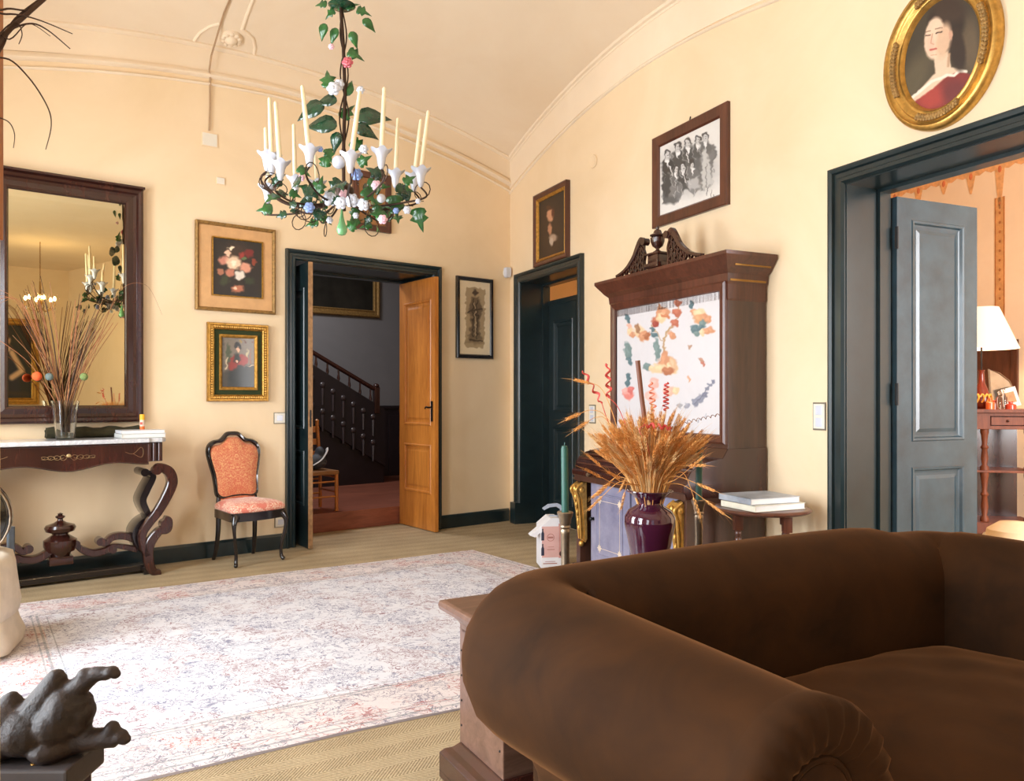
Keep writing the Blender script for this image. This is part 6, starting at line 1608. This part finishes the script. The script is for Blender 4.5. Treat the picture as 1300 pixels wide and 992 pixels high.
for k in range(9):
    x = H2[0]-.03-k*.145; zt3 = H1[1]+sl2*(x-H1[0]); zb3 = zl_(x)
    m = MB(); m.lathe([(0, 0), (.016, 0), (.012, .05), (.02, .09), (.011, .14), (.011, zt3-zb3), (0, zt3-zb3)], (X(x), .02, zb3-.005), 10); m.make('baluster', M['mahog'], stair, smooth=True)
xn = H2[0]+.05; m = MB(); m.box(X(xn)-.035, X(xn)+.035, -.015, .055, zl_(A2[0])-.05, H2[1]+.01, .004); m.blob((X(xn), .02, H2[1]+.03), (.04, .04, .03), 12, 8); m.make('newel_post', M['mahog'], stair, smooth=True, angle=40)
# rush-seated chair with a bag
_lx, _ly = LW.loc(-1.65, 7.30)
hc = thing('ladderback_chair', 'plain rustic wooden chair just inside the stair hall doorway', 'chair', LW.pt(_lx-.20, _ly+.19, .177), LW.ang+R(2))
hw_ = .20
for sx_ in (-1, 1):
    m = MB(); m.tube([(sx_*hw_, .17, 0), (sx_*hw_, .17, .37), (sx_*(hw_-.01), .22, .84)], .017, 10); m.lathe([(0, 0), (.017, 0), (.02, .02), (0, .035)], (sx_*(hw_-.01), .22, .83), 10); m.make('back_post', M['oak'], hc, smooth=True)
    m = MB(); m.tube([(sx_*hw_, -.17, 0), (sx_*hw_, -.17, .37)], .018, 10); m.make('leg', M['oak'], hc, smooth=True)
for z in (.52, .64, .76):
    m = MB(); m.box(-hw_, hw_, .185+(z-.37)*.1-.008, .185+(z-.37)*.1+.008, z-.03, z+.03, .006); m.make('back_slat', M['oak'], hc)
m = MB()
for z in (.14, .28):
    for s_ in (-1, 1): m.tube([(-hw_, s_*.17, z), (hw_, s_*.17, z)], .009, 8); m.tube([(s_*hw_, -.17, z+.04), (s_*hw_, .17, z+.04)], .009, 8)
m.make('rungs', M['oak'], hc, smooth=True)
m = MB(); m.box(-hw_-.02, hw_+.02, -.19, .19, .345, .385, .014); m.make('seat', plain('rush_seat', (140, 100, 60), .8, bump=.4, bscale=90), hc)
bg = thing('bag', 'grey and white soft bag lying on the rustic chair seat', 'bag', hc.location + Vector((0, 0, .387)), LW.ang)
remesh_blobs('bag_body', [('b', Vector((.05, 0, .07)), (.13, .10, .07)), ('b', Vector((.12, .02, .12)), (.05, .08, .10)), ('b', Vector((-.05, .02, .08)), (.09, .09, .08))], plain('dark_grey_cloth', (62, 66, 74), .7, var=.5, scale=9), bg, .01)
m = MB(); m.tube(spline([(.0, -.10, .05), (.08, -.11, .10), (.14, -.09, .17), (.16, -.05, .20)], 5), .018, 8, flat=.3); m.make('white_strap', M['paper'], bg, smooth=True)

# ================================================================ NEXT ROOM beyond the large doorway
DN = 4.35
m = MB(); m.box(-3.2, 5.0, DN, DN+.1, 0, 4.2); struct('wall_next_far', m, M['far_wall'], RW)
m = MB(); m.box(2.45, 2.55, RT, 1.4, 0, 4.2); m.box(-1.0, 2.55, 1.35, 1.45, 0, 4.2); m.box(-1.0, -.9, 1.4, DN, 0, 4.2); struct('wall_next_left', m, M['far_wall'], RW)
m = MB(); m.box(7.9, 8.0, RT, DN, 0, 4.2); m.box(4.9, 8, DN, DN+.1, 0, 4.2); struct('wall_next_right', m, M['far_wall'], RW)
m = MB(); m.box(-3.3, 8, RT, DN+.1, 4.2, 4.3); struct('ceiling_next', m, M['ceil'], RW)
m = MB(); m.box(2.5, 8, RT, DN, -.05, 0); m.box(-1, 2.5, 1.4, DN, -.05, 0); struct('floor_next', m, M['sisal'], RW)
lamp('next_room_window', 'AREA', RW.pt(7.7, 2.0, 1.9), 300, (.96, .97, 1.0), 1.6, 2.2, direction=(-RW.ex[0]+RW.ey[0]*.1, -RW.ex[1]+RW.ey[1]*.1, -.1))
# the far wall runs too far left for the first room's closet: its stencilled border
st_col = plain('ochre_stencil', (206, 150, 92), .8, var=.2); st_d = plain('brown_stencil', (168, 104, 58), .8, var=.25); st_r = plain('rust_stencil', (206, 116, 72), .8, var=.2)
NP = lambda u, v: RW.px(u, v, -DN+.004)
fr = thing('painted_wall_border', 'ochre stencilled frieze and hanging strap painted on the next room wall', 'wall decoration', RW.pt(0, DN, 0), RW.ang)
def flat_poly(m, pts, d): m.prism(pts, -d-.003, -.001, 'y')
m = MB(); (xa, za), (xb, zb) = NP(1263, 252), NP(1275.5, 392)
zbot = zb-.6; m.prism([(xa, za), (xb, za), (xb, zbot), (xa, zbot)], -.004, -.001); m.make('painted_strap', st_col, fr)
m = MB()
for x in (xa+.006, xb-.006): m.box(x-.004, x+.004, -.006, -.001, zbot, za)
k = 0; z = za-.06
while z > zbot: m.blob(((xa+xb)/2, -.003, z), (.014, .003, .016), 8, 5); z -= .095
m.make('strap_dots', st_d, fr)
m = MB(); zf = NP(1263, 205)[1]
L0 = xa-2.2
pts = [(-.0+L0, zf+1.0)]; x = L0
W0 = .30; xc_ = (xa+xb)/2
pts = []
for k in range(-8, 9):
    x = xc_ + k*W0*1.0
    big_ = (k == 0)
    dp = .20 if k % 2 else .13
    if big_: dp = .42
    for fx, fz in ((-.5, .0), (-.30, -.03), (-.16, -.02), (-.09, -dp*.6), (-.03, -dp), (.03, -dp), (.09, -dp*.6), (.16, -.02), (.30, -.03)):
        sx_ = .62 if big_ else .5
        pts.append((x+W0*fx*(1.0 if not big_ else 1.0), zf-.07+fz))
pts += [(xc_+8.5*W0, zf+.55), (xc_-8.5*W0, zf+.55)]
m.prism(pts, -.004, -.001); m.make('painted_frieze', plain('ochre_frieze', (220, 166, 112), .8, var=.22, scale=18), fr)
m = MB()
for k in range(-8, 9):
    x = xc_+k*W0
    m.tube([(x+.10*math.cos(a), -.004, zf+.10+.10*math.sin(a)) for a in [2*PI*q/20 for q in range(21)]], .012, 5, caps=False, flat=.3)
    m.blob((x, -.004, zf-.09), (.02, .003, .035), 8, 5); m.tube(spline([(x-.15, -.004, zf-.04), (x-.08, -.004, zf+.02), (x, -.004, zf-.03), (x+.08, -.004, zf+.02), (x+.15, -.004, zf-.04)], 5), .010, 5, flat=.3)
    m.blob((x, -.004, zf+.10), (.035, .003, .035), 10, 6)
m.make('frieze_scrolls', st_r, fr)
# cabinet with lamp
kY = 6.95
cb0 = world_px(1262, 520, kY); zt4 = cb0.z
M['redtable'] = wood('warm_red_table_wood', (92, 44, 26), (136, 74, 44), .55, 5, coat=0)
kb = thing('dressing_table', 'reddish wooden dressing table with turned columns in the next room', 'table', (cb0.x, kY+.22, .001), RW.ang*.0 + R(-14))
hw_ = .40
m = MB(); m.prism([(-hw_-.03, -.22), (-hw_+.1, -.27), (hw_-.1, -.27), (hw_+.03, -.22), (hw_+.03, .24), (-hw_-.03, .24)], zt4-.03, zt4, 'z', .006); m.make('table_top', M['redtable'], kb)
m = MB(); m.box(-hw_, hw_, -.22, .22, zt4-.18, zt4-.03, .004); m.make('frieze_drawer', M['redtable'], kb)
m = MB(); m.frame(.02, .30, zt4-.15, zt4-.06, [(0, .22), (.004, .228), (.01, .222)]); m.blob((.16, -.228, zt4-.105), (.012, .012, .012), 10, 6); m.make('drawer_front', M['mahog'], kb)
zs = CZ - (598-HY)/F*kY
m = MB(); m.box(-hw_, hw_, -.20, .22, zs-.02, zs, .004); m.make('shelf', M['redtable'], kb)
m = MB(); m.prism([(-hw_-.02, -.2), (-.1, -.28), (.1, -.28), (hw_+.02, -.2), (hw_+.02, .22), (-hw_-.02, .22)], .03, .13, 'z', .006); m.box(-hw_, hw_, -.16, .2, 0, .03); m.make('base', M['redtable'], kb)
m = MB(); m.box(-hw_+.02, hw_-.02, .20, .22, .1, zt4-.1); m.make('back_panel', M['mahog'], kb)
for x in (-.34, -.01, .34):
    for z0_, z1_ in ((.13, zs-.02), (zs, zt4-.18)):
        L_ = z1_-z0_; m = MB(); m.lathe([(0, 0), (.035, 0), (.035, .03), (.02, .05), (.03, L_*.3), (.022, L_*.5), (.034, L_*.55), (.02, L_*.62), (.028, L_*.85), (.035, L_-.03), (.035, L_), (0, L_)], (x, -.17, z0_), 16); m.make('turned_column', M['redtable'], kb, smooth=True, angle=50)
def on_tab(u, dy=.22): q = world_px(u, 520, kY+dy); q.z = zt4+.001; return q
lp = on_tab(1246, .17)
tl_ = thing('table_lamp', 'table lamp with white cone shade and dark red floral base in the next room', 'lamp', lp)
m = MB(); m.lathe([(0, 0), (.06, 0), (.075, .04), (.08, .10), (.06, .16), (.03, .24), (.022, .34), (.03, .36), (0, .36)], n=28); lb = m.make('lamp_base', plain('oxblood_glaze', (110, 38, 24), .2, coat=.5), tl_, smooth=True)
m = MB()
for k in range(5):
    a = R(-150+30*k); m.tube(spline([(.081*math.cos(a), .081*math.sin(a), .06), (.084*math.cos(a+.25), .084*math.sin(a+.25), .10), (.072*math.cos(a+.1), .072*math.sin(a+.1), .135), (.075*math.cos(a-.15), .075*math.sin(a-.15), .11)], 5), .008, 6)
m.make('painted_flowers', plain('yellow_glaze', (232, 170, 70), .3), lb, smooth=True)
m = MB(); m.tube([(0, 0, .36), (0, 0, .60)], .008, 8); m.make('harp', M['black'], tl_)
sz0 = CZ-(443.5-HY)/F*(kY+.17)-lp.z; sz1 = CZ-(391-HY)/F*(kY+.17)-lp.z
t = NT('lit_lampshade'); t.col(lin((246, 226, 206))); t.set(Roughness=.8); t.b.inputs['Emission Color'].default_value = (1, .86, .74, 1); t.b.inputs['Emission Strength'].default_value = .35
m = MB(); n_ = 40; rs = []
for r_, z in ((.30, sz0), (.14, sz1), (.137, sz1), (.296, sz0)): rs.append([Vector((r_*math.cos(2*PI*k/n_), r_*math.sin(2*PI*k/n_), z)) for k in range(n_)])
m.rings(rs+[rs[0]], capa=False, capb=False); m.make('lamp_shade', t.m, tl_, smooth=True, angle=50)
lamp('table_lamp_bulb', 'POINT', lp+Vector((0, 0, sz0+.12)), 16, (1, .76, .52), .05)
q = on_tab(1268, .26); o = thing('hand_mirror', 'fan-shaped silver mirror leaning behind the glass bottles on the dressing table', 'mirror', q, 0)
m = MB(); a0 = [(-.075, 0), (.02, 0), (.12, .20), (.09, .26), (.0, .33), (-.10, .37)]
m.prism(a0, -.012, .0); m.make('mirror_face', plain('tarnished_silver', (180, 170, 156), .2, .9, var=.2, scale=8), o)
m = MB(); m.tube([(a[0], -.008, a[1]) for a in a0+a0[:1]], .009, 6, caps=False); m.make('silver_rim', M['pewter'], o, smooth=True)
amber = plain('amber_glass', (226, 104, 40), .15, coat=.5); redg = plain('red_glass', (206, 70, 44), .15, coat=.5)
for i, (u, h_, r_, mt, lab) in enumerate(((1257, .10, .035, amber, 'small amber glass bottle beside the lamp base'), (1262, .08, .026, redg, 'small red glass bottle right of the amber one'), (1268.5, .16, .028, M['glass'], 'clear stoppered bottle left of its clear twin'), (1274.5, .18, .026, M['glass'], 'taller clear stoppered bottle in the middle of the dressing table'), (1283, .07, .045, redg, 'low red glass jar at the right of the dressing table'))):
    b_ = thing('glass_bottle', lab, 'bottle', on_tab(u, .02+.03*(i % 2)), 0, 'bottles on the dressing table')
    m = MB(); m.lathe([(0, 0), (r_, 0), (r_, h_*.6), (r_*.4, h_*.75), (r_*.4, h_*.88), (0, h_*.88)], n=18); m.make('bottle_body', mt, b_, smooth=True, angle=40)
    m = MB(); m.blob((0, 0, h_*.95), (r_*.55, r_*.55, h_*.08), 10, 8); m.make('stopper', mt, b_, smooth=True)
o = thing('photo_frame', 'small tilted white photograph standing at the right of the dressing table', 'photo frame', on_tab(1287.5, .18), R(10), rot=(R(-8), R(-14), R(4)))
m = MB(); m.frame(-.07, .07, 0.02, .20, [(0, 0), (0, .012), (.012, .012), (.014, .006)]); m.box(-.066, .066, -.006, .002, .024, .196); m.make('frame_border', M['paper'], o)
m = MB(); m.box(-.04, .04, -.0135, -.006, .06, .16); m.make('photograph', plain('sepia_photo', (180, 140, 104), .4, var=.3), o)
q = RW.px(1288, 478, -DN+.03); p = wall_thing('framed_picture', 'dark red framed picture behind the lamp in the next room', 'picture', RW, q[0], q[1]-.3, -DN)
x1 = RW.px(1291, 478, -DN+.03)[0]; zt5 = RW.px(1290, 431, -DN+.03)[1]; zb5 = RW.px(1290, 490, -DN+.03)[1]
m = MB(); m.frame(x1-.75, x1, zb5-.12, zt5, [(0, -DN), (0, -DN+.03), (.06, -DN+.025), (.07, -DN+.01)]); m.box(x1-.74, x1-.01, DN-.012, DN-.002, zb5-.11, zt5-.01); m.make('picture_frame', M['mahog_red'], p); shift(p)
q = world_px(1282, 683, 5.3); o = thing('round_pouffe', 'cream upholstered pouffe with cord just visible over the sofa arm', 'pouffe', (q.x+.04, 5.3, .001))
zt6 = CZ-(662-HY)/F*5.3
m = MB(); m.lathe([(0, 0), (.16, 0), (.19, .05), (.20, .2), (.17, zt6-.06), (.10, zt6-.01), (0, zt6)], n=32); m.make('cushion', plain('cream_upholstery', (226, 206, 172), .8, var=.06), o, smooth=True)
m = MB(); m.tube([(.185*math.cos(a), .185*math.sin(a), zt6-.11) for a in [2*PI*k/32 for k in range(33)]], .012, 6, caps=False); m.make('piping', M['pale'], o, smooth=True)
